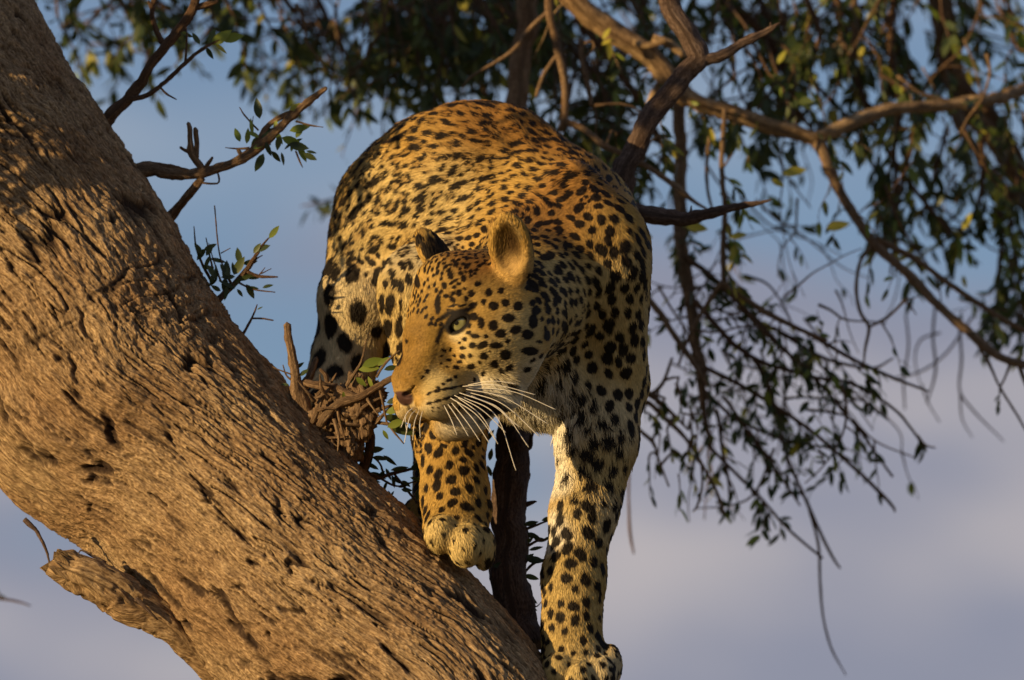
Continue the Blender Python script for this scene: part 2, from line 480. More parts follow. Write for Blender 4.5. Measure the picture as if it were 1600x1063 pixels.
#--LEOPARD--
# ------------------------------------------------------------------ leopard: body as one implicit surface
HM = np.array([[-0.73063085, 0.58143264, -0.35793107], [-0.57083138, -0.80780144, -0.14699787], [-0.37460659, 0.0969171, 0.92210464]])
HO = np.array([769.0, -110.0, -486.5]); HS = 1.38
def hp(f, s, u): return HO + HS * (HM @ np.array([f, s, u], float))
def hd(f, s, u): v = HM @ np.array([f, s, u], float); return v / np.linalg.norm(v)
def q(x, y, d): return np.array([x, d, -y], float)

PR = []   # ops: (kind, k, data, centre, bound)
def cap(a, b, ra, rb, k=30, op='+', flow=None):
    PR.append(('cap', op, k, (np.array(a, float), np.array(b, float), ra, rb), (a + b) / 2, np.linalg.norm(a - b) / 2 + max(ra, rb), flow))
def ell(c, r, R=None, k=30, op='+', flow=None):
    PR.append(('ell', op, k, (np.array(c, float), np.array(r, float), np.eye(3) if R is None else R), np.array(c, float), max(r), flow))
def hell(c, r, k=14, op='+', R=None): ell(hp(*c), np.array(r) * HS, HM if R is None else R, k * HS * 0.7, op)
def hcap(a, b, ra, rb, k=14, op='+'): cap(hp(*a), hp(*b), ra * HS, rb * HS, k * HS * 0.7, op)

# flow directions (the way the hair lies), design space
BACK = np.array([-0.45, 0.85, -0.15])
DOWN = np.array([0, 0, -1.0])
LEGF = np.array([0.1, -0.1, -1.0])

# torso
ell(q(672, 372, 430), (139, 150, 178), k=1, flow=np.array([-0.5, 0.4, -0.8]))
ell(q(748, 332, 360), (176, 160, 174), k=50, flow=np.array([-0.75, 0.55, -0.45]))
ell(q(862, 430, 200), (148, 165, 168), k=60, flow=np.array([-0.75, 0.6, -0.4]))
ell(q(872, 345, 275), (120, 130, 106), k=60, flow=np.array([-0.75, 0.6, -0.4]))
cap(q(800, 480, 230), q(700, 430, 400), 118, 118, 50, flow=np.array([-0.5, 0.6, -0.5]))
# brisket
cap(q(800, 596, 88), q(880, 616, 100), 52, 54, 34, flow=np.array([0.1, 0.1, -1.0]))
ell(q(825, 545, 120), (100, 95, 98), k=40, flow=np.array([0.15, 0.1, -1.0]))
# left shoulder and foreleg (right in the picture)
cap(q(938, 385, 120), q(955, 590, 135), 74, 54, 40, flow=np.array([0.25, 0.25, -1.0]))
cap(q(951, 600, 125), q(936, 690, 90), 57, 57, 30, flow=LEGF)
cap(q(934, 690, 90), q(912, 800, 55), 57, 51, 26, flow=LEGF)
cap(q(912, 800, 55), q(897, 900, 25), 51, 46, 20, flow=LEGF)
cap(q(897, 900, 25), q(893, 985, 5), 46, 46, 20, flow=LEGF)
# left paw on the far end of the trunk
ell(q(900, 1030, -8), (52, 50, 44), k=18, flow=LEGF)
for (x, y, d, rx, rd, rz) in ((872, 1052, -48, 25, 36, 30), (906, 1064, -58, 26, 38, 32), (938, 1058, -42, 25, 36, 34), (954, 1040, -12, 17, 34, 32)):
    ell(q(x, y, d), (rx, rd * .9, rz), k=9, flow=LEGF)
cap(q(893, 292, 130), q(950, 410, 66), 34, 56, 40, flow=np.array([-0.25, 0.5, -0.8]))
cap(q(960, 440, 62), q(975, 560, 90), 40, 34, 30, flow=np.array([0.1, 0.25, -1.0]))
# right shoulder and foreleg (left in the picture)
cap(q(672, 460, 140), q(690, 560, 150), 82, 66, 80, flow=np.array([-0.1, 0.2, -1]))
cap(q(690, 560, 150), q(706, 625, 150), 66, 56, 36, flow=LEGF)
cap(q(704, 625, 140), q(704, 680, 100), 56, 54, 24, flow=LEGF)
cap(q(704, 680, 100), q(709, 770, 40), 54, 51, 24, flow=LEGF)
cap(q(709, 770, 40), q(712, 815, 5), 51, 52, 20, flow=LEGF)
ell(q(714, 828, -25), (50, 46, 34), k=16, flow=LEGF)
for (x, y, d, rx, rd, rz) in ((689, 836, -62, 27, 38, 31), (727, 852, -72, 28, 40, 34), (756, 856, -52, 19, 34, 34), (758, 800, 0, 12, 14, 20)):
    ell(q(x, y, d), (rx, rd * .9, rz), k=9, flow=LEGF)
# right hind leg (far left)
cap(q(625, 350, 420), q(562, 470, 345), 98, 60, 50, flow=np.array([-0.35, 0.2, -1]))
cap(q(562, 470, 345), q(546, 545, 350), 58, 50, 30, flow=LEGF)
cap(q(546, 540, 350), q(530, 600, 330), 50, 44, 24, flow=LEGF)
cap(q(530, 600, 330), q(505, 655, 250), 44, 40, 20, flow=LEGF)
ell(q(497, 668, 215), (44, 54, 32), k=18, flow=LEGF)
# left hind leg, behind the body
cap(q(740, 420, 440), q(690, 560, 370), 92, 60, 50, flow=LEGF)
cap(q(690, 560, 370), q(690, 680, 360), 54, 44, 24, flow=LEGF)
cap(q(690, 680, 360), q(680, 790, 250), 42, 36, 20, flow=LEGF)
ell(q(672, 800, 205), (42, 56, 30), k=18, flow=LEGF)
# tail
cap(q(720, 330, 540), q(745, 400, 620), 34, 26, 24, flow=DOWN)
cap(q(745, 400, 620), q(790, 520, 660), 26, 22, 10, flow=DOWN)
cap(q(790, 520, 660), q(850, 560, 700), 22, 18, 10, flow=DOWN)
# neck
cap(q(850, 425, 160), hp(-25, 0, -8), 118, 88, 44, flow=np.array([0.6, 0.6, -0.3]))
NB = len(PR)
# head
hell((18, 0, 12), (76, 62, 64), 24)
hcap((42, 0, 42), (94, 0, 6), 44, 30, 18)
for s_ in (-1, 1):
    hcap((84, s_ * 10, 3), (140, s_ * 9, -25), 22, 15, 14)
hell((108, 0, -46), (50, 38, 34), 18)
for s_ in (-1, 1):
    hell((126, s_ * 21, -56), (31, 23, 25), 9)
hell((150, 0, -37), (13, 17, 13), 7)
hcap((114, 0, -92), (90, 0, -90), 18, 28, 18)
for s_ in (-1, 1):
    hcap((98, s_ * 10, -90), (34, s_ * 32, -64), 22, 28, 18)
    hell((46, s_ * 44, -16), (44, 30, 40), 30)
    hell((16, s_ * 50, -26), (42, 28, 44), 34)
    hcap((84, s_ * 16, 30), (70, s_ * 42, 27), 11, 10.5, 14)
# mouth slit
for s_ in (-1, 1):
    hcap((140, s_ * 8, -80), (84, s_ * 49, -68), 2.2, 2.2, 5, '-')
# nostrils
for s_ in (-1, 1):
    hell((160, s_ * 10, -39), (8, 5.5, 4), 2.5, '-')
    hcap((158, s_ * 13, -38), (150, s_ * 18, -32), 2.4, 1.6, 2.5, '-')
hcap((158, 0, -52), (146, 0, -74), 1.8, 1.8, 4, '-')
EYE_C, EYE_R, EYE_N = {}, 14.5, {}
for s_ in (-1, 1):
    ec = np.array([71.0, s_ * 35, 13]); n_ = np.array([0.74, s_ * 0.66, 0.05]); n_ /= np.linalg.norm(n_)
    EYE_C[s_] = ec; EYE_N[s_] = n_
    h_ = np.array([-0.62, s_ * 0.70, 0.30]); h_ -= h_.dot(n_) * n_; h_ /= np.linalg.norm(h_)
    v_ = np.cross(n_, h_) * (1 if s_ > 0 else -1)
    if v_[2] < 0: v_ = -v_
    R_ = HM @ np.stack([n_, h_, v_], 1)
    hell(tuple(ec), (16.2, 16.2, 16.2), 12)                       # lids over the eyeball
    c2 = ec + n_ * 12 - v_ * 1.2
    ell(hp(*c2), np.array([16, 12.2, 5.9]) * HS, R_, 1.6, '-')  # almond opening
    hcap(tuple(ec + n_ * 13.5 - h_ * 9 - v_ * 2), tuple(ec + n_ * 12 - h_ * 18 - v_ * 9), 2.4, 2.0, 3, '-')   # tear duct
# ears: cupped shells
for s_ in (-1, 1):
    b_, t_ = np.array([-4, s_ * 60, 36.]), np.array([-8, s_ * 83, 99.])
    ax_ = (t_ - b_) / np.linalg.norm(t_ - b_)
    o_ = np.array([0.86, 0.42, 0.05]) if s_ > 0 else np.array([0.42, -0.9, 0.0]); o_ -= o_.dot(ax_) * ax_; o_ /= np.linalg.norm(o_)
    w_ = np.cross(ax_, o_)
    R_ = HM @ np.stack([o_, w_, ax_], 1)
    c_ = b_ + ax_ * 30
    if s_ > 0:
        ell(hp(*c_), np.array([16, 26, 43]) * HS, R_, 12)
        ell(hp(*(c_ + o_ * 15 + ax_ * 9 + w_ * 2)), np.array([17, 19, 30]) * HS, R_, 9, '-')
    else:
        ell(hp(*c_), np.array([13, 24, 43]) * HS, R_, 8)
        ell(hp(*(c_ + o_ * 11 + ax_ * 5)), np.array([14, 18, 33]) * HS, R_, 4, '-')

def sdf_prim(p, P):
    kind = p[0]; dat = p[3]
    if kind == 'cap':
        a, b, ra, rb = dat
        ba = (b - a).astype(np.float32); pa = P - a.astype(np.float32)
        h = np.clip(pa @ ba / np.float32(ba @ ba), 0, 1)
        dv = pa - h[:, None] * ba
        return np.sqrt((dv * dv).sum(1)) - (np.float32(ra) + np.float32(rb - ra) * h)
    c, r, R = dat
    l = (P - c.astype(np.float32)) @ R.astype(np.float32)
    k0 = np.sqrt(((l / r.astype(np.float32)) ** 2).sum(1)); k1 = np.sqrt(((l / (r.astype(np.float32) ** 2)) ** 2).sum(1))
    return k0 * (k0 - 1) / np.maximum(k1, 1e-6)

def sdf(P, prims=None):
    P = P.astype(np.float32)
    d = None
    for p in (PR if prims is None else prims):
        e = sdf_prim(p, P); k = np.float32(max(p[2], 0.01))
        if p[1] == '+':
            if d is None: d = e; continue
            h = np.clip(0.5 + 0.5 * (d - e) / k, 0, 1)
            d = d * (1 - h) + e * h - k * h * (1 - h)
        else:
            if d is None: continue
            h = np.clip(0.5 - 0.5 * (d + e) / k, 0, 1)
            d = d * (1 - h) - e * h + k * h * (1 - h)
    if d is None: d = np.full(len(P), 1e3, np.float32)
    return d

def near_prims(c, rad): return [p for p in PR if np.linalg.norm(p[4] - c) < p[5] + rad + 1.6 * p[2] + 60]

def grouped_sdf(P, size=120.0):
    """evaluate with only the shapes that are near each cluster of points"""
    out = np.full(len(P), 1e3, np.float32)
    key = np.floor(P / size).astype(np.int64)
    kk = (key[:, 0] + 500) * 1000003 + (key[:, 1] + 500) * 1009 + (key[:, 2] + 500)
    order = np.argsort(kk, kind='stable'); kk = kk[order]
    cut = np.flatnonzero(np.diff(kk)) + 1
    for g in np.split(order, cut):
        c = (key[g[0]] + 0.5) * size
        pr = near_prims(c, size * 0.87)
        if pr: out[g] = sdf(P[g], pr)
    return out

def surface_nets(h, lo, hi, B=8):
    n = np.ceil((hi - lo) / (h * B)).astype(int)
    g = np.stack(np.meshgrid(*[np.arange(k) for k in n], indexing='ij'), -1).reshape(-1, 3)
    cen = lo + (g + 0.5) * h * B
    dc = grouped_sdf(cen)
    act = g[np.abs(dc) < h * B * 1.25]
    off = np.stack(np.meshgrid(*[np.arange(B + 1)] * 3, indexing='ij'), -1)
    M = n * B + 2
    cells, verts, edges = [], [], []
    for s0 in range(0, len(act), 400):
        a = act[s0:s0 + 400]
        ijk = a[:, None, None, None, :] * B + off[None]
        val = grouped_sdf((lo + ijk.reshape(-1, 3) * h)).reshape(len(a), B + 1, B + 1, B + 1)
        neg = val < 0
        cnt = np.zeros((len(a), B, B, B), np.int8)
        acc = np.zeros((len(a), B, B, B, 3), np.float32); ne = np.zeros((len(a), B, B, B), np.float32)
        for c in np.ndindex(2, 2, 2):
            cnt += neg[:, c[0]:c[0] + B, c[1]:c[1] + B, c[2]:c[2] + B]
        mixed = (cnt > 0) & (cnt < 8)
        for ax in range(3):
            for o in np.ndindex(2, 2):
                st = [0, 0, 0]; oth = [i for i in range(3) if i != ax]
                st[oth[0]], st[oth[1]] = o
                en = list(st); en[ax] = 1
                v0 = val[:, st[0]:st[0] + B, st[1]:st[1] + B, st[2]:st[2] + B]; v1 = val[:, en[0]:en[0] + B, en[1]:en[1] + B, en[2]:en[2] + B]
                x = (v0 < 0) != (v1 < 0)
                t = np.where(x, v0 / np.where(x, v0 - v1, 1), 0)
                for i in range(3):
                    acc[..., i] += np.where(x, (t if i == ax else st[i]), 0)
                ne += x
        w = np.argwhere(mixed)
        gi = a[w[:, 0]] * B + w[:, 1:]
        cells.append((gi[:, 0] * M[1] + gi[:, 1]) * M[2] + gi[:, 2])
        verts.append(lo + (gi + acc[mixed] / ne[mixed][:, None]) * h)
        for ax in range(3):
            sl0 = [slice(0, B)] * 3; sl1 = list(sl0); sl1[ax] = slice(1, B + 1)
            n0, n1 = neg[(slice(None), *sl0)], neg[(slice(None), *sl1)]
            e = np.argwhere(n0 != n1)
            ge = a[e[:, 0]] * B + e[:, 1:]
            edges.append(np.column_stack([ge, np.full(len(e), ax), n0[tuple(e.T)]]))
    cells = np.concatenate(cells); verts = np.concatenate(verts); E = np.concatenate(edges)
    o = np.argsort(cells); cells, verts = cells[o], verts[o]
    quads = []
    for ax in range(3):
        e = E[E[:, 3] == ax]; b1, b2 = [(1, 2), (2, 0), (0, 1)][ax]
        ids = []
        ok = np.ones(len(e), bool)
        for (i, j) in ((0, 0), (-1, 0), (-1, -1), (0, -1)):
            c = e[:, :3].copy(); c[:, b1] += i; c[:, b2] += j
            key = (c[:, 0] * M[1] + c[:, 1]) * M[2] + c[:, 2]
            p = np.clip(np.searchsorted(cells, key), 0, len(cells) - 1)
            ok &= cells[p] == key
            ids.append(p)
        Q = np.stack(ids, 1)[ok]; flip = e[ok][:, 4] == 0
        Q[flip] = Q[flip][:, ::-1]
        quads.append(Q)
    return verts, np.concatenate(quads)

def gradient(P, e=0.7):
    g = np.zeros_like(P, dtype=np.float64)
    for i in range(3):
        d = np.zeros(3); d[i] = e
        g[:, i] = grouped_sdf(P + d) - grouped_sdf(P - d)
    return g / (2 * e)

def largest_island(V, Q):
    lab = np.arange(len(V))
    e = np.concatenate([Q[:, [0, 1]], Q[:, [1, 2]], Q[:, [2, 3]], Q[:, [3, 0]]])
    for _ in range(400):
        m = np.minimum(lab[e[:, 0]], lab[e[:, 1]])
        new = lab.copy(); np.minimum.at(new, e[:, 0], m); np.minimum.at(new, e[:, 1], m)
        new = new[new]
        if (new == lab).all(): break
        lab = new
    big = np.bincount(lab).argmax(); keep = lab == big
    idx = np.cumsum(keep) - 1
    return V[keep], idx[Q[keep[Q].all(1)]]

LV, LQ = surface_nets(2.3, np.array([430., -330, -1120]), np.array([1050., 760, -120]))
LV, LQ = largest_island(LV, LQ)
print('nets', len(LV), len(LQ), round(time.time() - T0, 1))
G = gradient(LV)
gl = np.linalg.norm(G, axis=1)
dd = grouped_sdf(LV)
LV = LV - np.clip(dd / np.maximum(gl, 0.3), -2.5, 2.5)[:, None] * G / np.maximum(gl, 0.3)[:, None]
LN = G / np.maximum(gl, 1e-6)[:, None]
_bw = sstep(2, 40, sdf(LV, PR[NB:]))
LV = LV + LN * (_bw * (4.5 * fbm(LV[:, 0] / 95, LV[:, 1] / 95, LV[:, 2] / 95, 600, 2) + 2.2 * (1 - np.abs(noise3((LV[:, 0] + 0.7 * LV[:, 2]) / 46, LV[:, 1] / 90, (LV[:, 2] - 0.5 * LV[:, 0]) / 130, 604)) * 2.2) * sstep(-700, -560, LV[:, 2])))[:, None]
_t = LV[LQ]; _fn = np.cross(_t[:, 2] - _t[:, 0], _t[:, 3] - _t[:, 1]); LN2 = np.zeros_like(LV)
for _i in range(4): np.add.at(LN2, LQ[:, _i], _fn)
LN2 /= np.linalg.norm(LN2, axis=1)[:, None] + 1e-9
if (LN2 * LN).sum() < 0: LN2 = -LN2
LN = LN2
print('projected', round(time.time() - T0, 1))
#--COAT--
# ------------------------------------------------------------------ leopard: coat pattern
NV = len(LV)
ix, iy = np.round(LV[:, 0] / 3).astype(int), np.round(-LV[:, 2] / 3).astype(int)
_dep = np.full((420, 420), 1e9); np.minimum.at(_dep, (ix, iy), LV[:, 1])
def surf(x, y):
    i, j = int(round(x / 3)), int(round(y / 3))
    w = _dep[i - 1:i + 2, j - 1:j + 2]
    d = w.min()
    return np.array([x, d if d < 1e8 else 100.0, -y])

def zone_blend(rows, fallback, fw=0.02):
    """distance-weighted blend of values given at places of the skin: (col,row,reach,value...)"""
    rows_v = np.array([r_[3:] for r_ in rows], float)
    C = np.array([surf(r_[0], r_[1]) for r_ in rows]); R = np.array([r_[2] for r_ in rows], float)
    num = np.zeros((NV, rows_v.shape[1])) + np.asarray(fallback) * fw; den = np.full(NV, fw)
    for c, r, v in zip(C, R, rows_v):
        d2 = ((LV - c) ** 2 * [1, 0.6, 1]).sum(1) / (r * r)
        w = np.exp(-d2 * 1.6)
        num += w[:, None] * v; den += w
    return num / den[:, None]

GOLD, TAWNY, CREAM, WHITE = (0.44, 0.265, 0.064), (0.30, 0.145, 0.034), (0.61, 0.475, 0.245), (0.74, 0.67, 0.50)
PALE, BRIDGE = (0.56, 0.405, 0.155), (0.27, 0.155, 0.030)
fall = np.where(LN[:, 2:3] < -0.35, np.array(CREAM), np.array(GOLD))
COLR = [(740, 180, 90, *TAWNY), (660, 210, 60, *GOLD), (850, 210, 70, *TAWNY), (930, 280, 60, *TAWNY), (790, 270, 60, *GOLD), (700, 290, 60, *PALE),
        (600, 300, 50, *PALE), (640, 390, 45, *CREAM), (560, 370, 45, *PALE), (540, 480, 60, *CREAM), (535, 570, 50, *CREAM),
        (870, 330, 60, *TAWNY), (960, 350, 60, *GOLD), (990, 450, 60, *PALE), (900, 470, 50, *PALE), (870, 560, 45, *CREAM), (960, 560, 60, *PALE),
        (850, 620, 40, *WHITE), (800, 610, 40, *WHITE), (870, 660, 40, *WHITE), (940, 640, 50, *CREAM),
        (872, 740, 26, *WHITE), (868, 830, 24, *WHITE), (930, 720, 40, *PALE), (915, 810, 34, *PALE), (890, 900, 36, 0.50, 0.35, 0.12), (885, 970, 40, 0.48, 0.33, 0.11), (945, 800, 30, *CREAM),
        (890, 1045, 40, *PALE), (950, 1040, 30, *CREAM), (700, 690, 50, *GOLD), (710, 760, 50, *GOLD), (690, 840, 34, *PALE), (740, 850, 34, *PALE),
        (620, 470, 50, *PALE), (605, 540, 40, *PALE)]
HC = [(690, 480, 30, *BRIDGE), (655, 540, 26, *BRIDGE), (645, 580, 22, *BRIDGE), (735, 410, 34, *TAWNY), (700, 440, 30, *GOLD), (770, 460, 34, *GOLD),
      (760, 500, 26, *GOLD), (800, 520, 34, *PALE), (790, 570, 34, *PALE), (830, 592, 20, *CREAM), (740, 550, 26, *PALE), (714, 524, 10, *CREAM), 
      (700, 560, 22, *GOLD), (680, 595, 18, *PALE), (700, 620, 20, *PALE), (680, 640, 14, *CREAM), (725, 672, 22, *WHITE), (760, 655, 22, *WHITE), (700, 672, 20, *WHITE), (690, 655, 10, *CREAM),
      (780, 380, 26, *GOLD), (800, 420, 24, 0.5, 0.31, 0.10), (662, 380, 22, *GOLD)]
BASE = zone_blend(COLR + HC, fall)

SPC = [(740, 190, 90, 17.5, 0.3, .41), (850, 220, 80, 16, 0.25, .42), (790, 280, 70, 15, 0.2, .41), (680, 260, 60, 17.5, 0.35, .41), (600, 300, 55, 24, 0.6, .36), (560, 370, 45, 27, 0.6, .37),
       (640, 370, 40, 23, 0.2, .36), (540, 470, 50, 39, 0, .38), (535, 560, 50, 41, 0, .39), (930, 290, 50, 18.5, 0.1, .44), (960, 380, 60, 20, 0, .45), (985, 500, 60, 21.5, 0, .45),
       (890, 400, 50, 17.5, 0, .40), (880, 500, 50, 19, 0, .40), (900, 590, 45, 22, 0, .39), (975, 620, 50, 22, 0, .44), (930, 720, 60, 26, 0, .40), (872, 740, 30, 36, 0, .25), (920, 820, 50, 24, 0, .41),
       (895, 900, 50, 22, 0, .40), (890, 960, 40, 22, 0, .36), (900, 1045, 40, 20, 0, .27), (700, 690, 50, 26, 0, .39), (708, 760, 50, 22, 0, .39), (700, 840, 40, 22, 0, .19), (740, 855, 30, 22, 0, .19),
       (830, 640, 40, 32, 0, .24), (620, 470, 50, 36, 0, .33), (850, 560, 34, 23, 0, .33)]
SP = zone_blend(SPC, (17.5, 0.3, 0.41))
SPACING, ROS, RAT = SP[:, 0], SP[:, 1], SP[:, 2]
MSC = 1 - 0.52 * sstep(0.08, 0.2, ROS)      # marks on the trunk of the body run long from front to back

# which skin belongs to the head
dh = sdf(LV, PR[NB:]); db = grouped_sdf(LV)
headw = 1 - sstep(1.0, 7.0, dh)
neckish = sstep(-55, -85, ((LV - HO) @ HM)[:, 0] / HS * -1 * -1)      # behind the ears counts as neck
headw = headw * (1 - sstep(25, 60, -((LV - HO) @ HM)[:, 0] / HS))

# marks of the face and the near shoulder, read from the photograph: crop col, row, width, height, turn
FACE = [(590,445,40,38),(640,430,34,32),(545,425,22,28),(567,385,30,32),(620,377,28,28),(520,347,28,24,20),(490,390,28,30),(437,388,26,28),(467,412,18,24),(402,312,24,34),
 (457,323,22,32),(374,355,22,30),(425,262,22,30),(470,272,22,22),(487,312,16,18),(437,347,18,14),(470,235,16,24),(410,415,20,34,30),(383,400,24,18),(695,445,36,40,-30),
 (653,497,54,34),(585,530,38,42,20),(620,565,44,36),(685,548,46,36,15),(738,568,50,42),(650,598,20,20),(600,617,54,28),(535,518,26,48),(503,492,40,34),(508,575,40,22),
 (555,577,22,18),(540,615,50,26,30),(497,615,30,24),(640,657,46,40,20),(545,662,34,28),(592,697,32,34),(527,690,14,18),(490,707,36,24),(543,738,18,24),(505,765,18,20),
 (655,715,36,22,40),(617,725,18,26),(637,780,34,34,35),(763,510,36,60),(775,462,36,36,-45),(822,572,26,44),(748,640,70,34),(885,650,40,40,35),(870,700,40,24,35),
 (455,627,26,14),(400,632,14,20),(378,640,12,16),(420,658,18,14),(452,662,24,22),(487,660,20,18),(392,680,20,14),(440,687,22,16),(425,712,30,18),(365,637,10,16),
 (360,663,14,12),(360,693,14,12),(385,710,14,10),(462,590,22,18),(440,606,14,12),(480,560,20,16),(484,530,18,22),
 (395,768,30,13,10),(370,784,18,12),(345,800,14,12),(422,752,22,12,5),(310,826,28,12,22),(345,814,30,15,18),(378,806,34,14,14),(412,800,34,13,12),(445,793,30,11,10),
 (308,868,30,11,14),(345,858,36,13,16),(383,848,40,13,18),(420,838,40,13,18),(452,826,36,13,22),
 (322,886,12,9),(347,886,13,9),(374,880,15,9),(400,872,16,9),(322,904,9,8),(346,905,10,8),(371,903,10,8),(395,895,10,8),(340,920,8,7),(365,920,8,7),
 (300,729,26,18,30),(276,754,24,11,48),(347,435,26,84,-4),(497,442,34,26,35),(415,443,46,10,12),(396,462,30,8,5),(455,440,40,9,15),
 (127,540,44,80,-5),(178,530,28,90),(120,625,30,90,-8),(175,655,36,96,-4),(182,500,20,40),(105,430,24,80),(140,430,36,90,-8),(76,430,16,70),(185,440,14,60),(215,420,18,60),
 (120,345,20,40),(158,340,30,50,10),(185,355,28,60,8),(218,325,28,50,10),(255,335,26,60,15),(150,300,26,40,25),(195,265,30,40,25),(230,262,24,50,20),(265,240,22,44,30),(140,240,22,44,30),
 (210,600,14,20),(400,900,14,10),(760,430,30,24),(845,330,34,30),(890,370,26,34),(872,292,40,30,-20),(862,180,34,30),(905,180,26,46),(820,230,60,26),(925,310,36,36),(910,470,40,36),
 (820,430,22,26),(860,420,24,50),(800,500,14,24),(870,465,18,30),(830,510,20,26),(905,540,30,60,20),(860,600,24,24),(815,540,14,20),(790,600,30,12,-20),(800,660,30,14,30),(760,680,30,14,30),(735,720,34,20,30),
 (680,760,20,18),(600,765,20,14),(575,640,10,10),(566,700,10,12)]
SPOTS = []      # centre, dir1, dir2, r1, r2, weight
for f in FACE:
    cx_, cy_, w_, hgt = f[:4]; an = math.radians(f[4]) if len(f) > 4 else 0
    x, y = 560 + cx_ * 0.3575, 320 + cy_ * 0.3575
    c = surf(x, y)
    a = np.array([math.cos(an), 0, math.sin(an)]); b = np.array([-math.sin(an), 0, math.cos(an)])
    SPOTS.append((c, a, b, w_ * 0.3575 * 0.60, hgt * 0.3575 * 0.60, 1.0))
n_hand = len(SPOTS)
hand_c = np.array([s_[0] for s_ in SPOTS]); hand_r = np.array([max(s_[3], s_[4]) for s_ in SPOTS])

# the way the hair lies
bodyp = [p for p in PR[:NB] if p[6] is not None]
FL = np.zeros((NV, 3))
for p in bodyp:
    e = np.abs(sdf_prim(p, LV.astype(np.float32)))
    FL += np.exp(-e / 16.0)[:, None] * (p[6] / np.linalg.norm(p[6]))
hl = (LV - HO) @ HM / HS                      # head-local mm
rad = hl * [0, 1, 1]; rad = rad / (np.linalg.norm(rad, axis=1)[:, None] + 12)
hflow = np.array([-1.0, 0, 0]) + rad * np.array([0, 0.55, 0.45]) + np.where((hl[:, 2:3] < -55), np.array([0, 0, -0.8]), 0)
earz = sstep(58, 72, hl[:, 2]) * sstep(30, 50, np.abs(hl[:, 1]))
hflow = hflow * (1 - earz[:, None]) + earz[:, None] * np.stack([-0.25 + 0 * earz, 0.35 * np.sign(hl[:, 1]), 1 + 0 * earz], 1)
FL = FL * (1 - headw[:, None]) + headw[:, None] * 3 * (hflow @ HM.T)
FL += 0.25 * np.stack([noise3(LV[:, 0] / 45, LV[:, 1] / 45, LV[:, 2] / 45, 100 + i) for i in range(3)], 1) * np.linalg.norm(FL, axis=1)[:, None]
FL -= (FL * LN).sum(1)[:, None] * LN
FL /= np.linalg.norm(FL, axis=1)[:, None] + 1e-9

# scattered marks: darts thrown over the skin
cand = RNG.permutation(NV)[:90000]
CELL = 24.0
gridd = {}
facial = headw > 0.5
acc_idx = []
minang = (hl[:, 0] > 20)
for i in cand:
    p = LV[i] * [1, MSC[i], 1]; s_ = SPACING[i]
    if facial[i]: p = LV[i]
    if facial[i]:
        # only the scalp between the ears and the brow has fine speckles
        if hl[i, 0] > 104 or hl[i, 2] < 19 or abs(hl[i, 1]) > 46: 
            if hl[i, 1] > -30: continue
            s_ = 17
        else: s_ = 8.6
    k = (int(p[0] // CELL), int(p[1] // CELL), int(p[2] // CELL)); ok = True; R_ = int(math.ceil(s_ / CELL))
    for a in range(-R_, R_ + 1):
        for b in range(-R_, R_ + 1):
            for c in range(-R_, R_ + 1):
                for (qx, qy, qz) in gridd.get((k[0] + a, k[1] + b, k[2] + c), ()):
                    if (qx - p[0]) ** 2 + (qy - p[1]) ** 2 + (qz - p[2]) ** 2 < s_ * s_ * 0.80: ok = False; break
                if not ok: break
            if not ok: break
        if not ok: break
    if not ok: continue
    if (np.linalg.norm(hand_c - LV[i], axis=1) < hand_r + s_ * 0.36).any(): continue
    gridd.setdefault(k, []).append(tuple(p)); acc_idx.append((i, s_))
ROSC = []
for i, s_ in acc_idx:
    ms_ = 1.0 if facial[i] else MSC[i]; sc_ = np.array([1, ms_, 1])
    p = LV[i]; n_ = LN[i] / sc_; n_ = n_ / np.linalg.norm(n_); t_ = FL[i] * sc_; t_ = t_ / np.linalg.norm(t_); b_ = np.cross(n_, t_)
    if facial[i]:
        SPOTS.append((p, t_, b_, s_ * 0.62 * random.uniform(.7, 1.2), s_ * 0.40, 0.95)); continue
    if random.random() < ROS[i]:
        m = random.choice((4, 4, 5, 5)); a0 = random.uniform(0, 6.28); Rr = s_ * 0.335
        skip = random.random() < 0.45
        for j in range(m - (1 if skip and m > 3 else 0)):
            a = a0 + j * 6.283 / m + random.uniform(-.25, .25)
            c = p + (t_ * math.cos(a) * 1.15 + b_ * math.sin(a)) * Rr / sc_
            td = -t_ * math.sin(a) + b_ * math.cos(a)
            SPOTS.append((c, td, np.cross(n_, td), s_ * random.uniform(.22, .31), s_ * random.uniform(.16, .21), random.uniform(.85, 1), ms_))
        ROSC.append((p, s_))
    else:
        r_ = s_ * RAT[i]; el_ = random.uniform(1.0, 1.5) if ms_ > .9 else random.uniform(1.2, 2.2); an = random.uniform(-.6, .6)
        tt = t_ * math.cos(an) + b_ * math.sin(an); bb = np.cross(n_, tt)
        r_ *= random.uniform(.75, 1.15)
        SPOTS.append((p, tt, bb, r_ * math.sqrt(el_) * 1.12, r_ / math.sqrt(el_) * 1.12, 1.0, ms_))
        if random.random() < .35:       # some marks are two run together
            c = p + (tt * r_ * 0.8 + bb * r_ * random.uniform(-.7, .7)) / sc_
            SPOTS.append((c, tt, bb, r_ * .7, r_ * .6, .9, ms_))
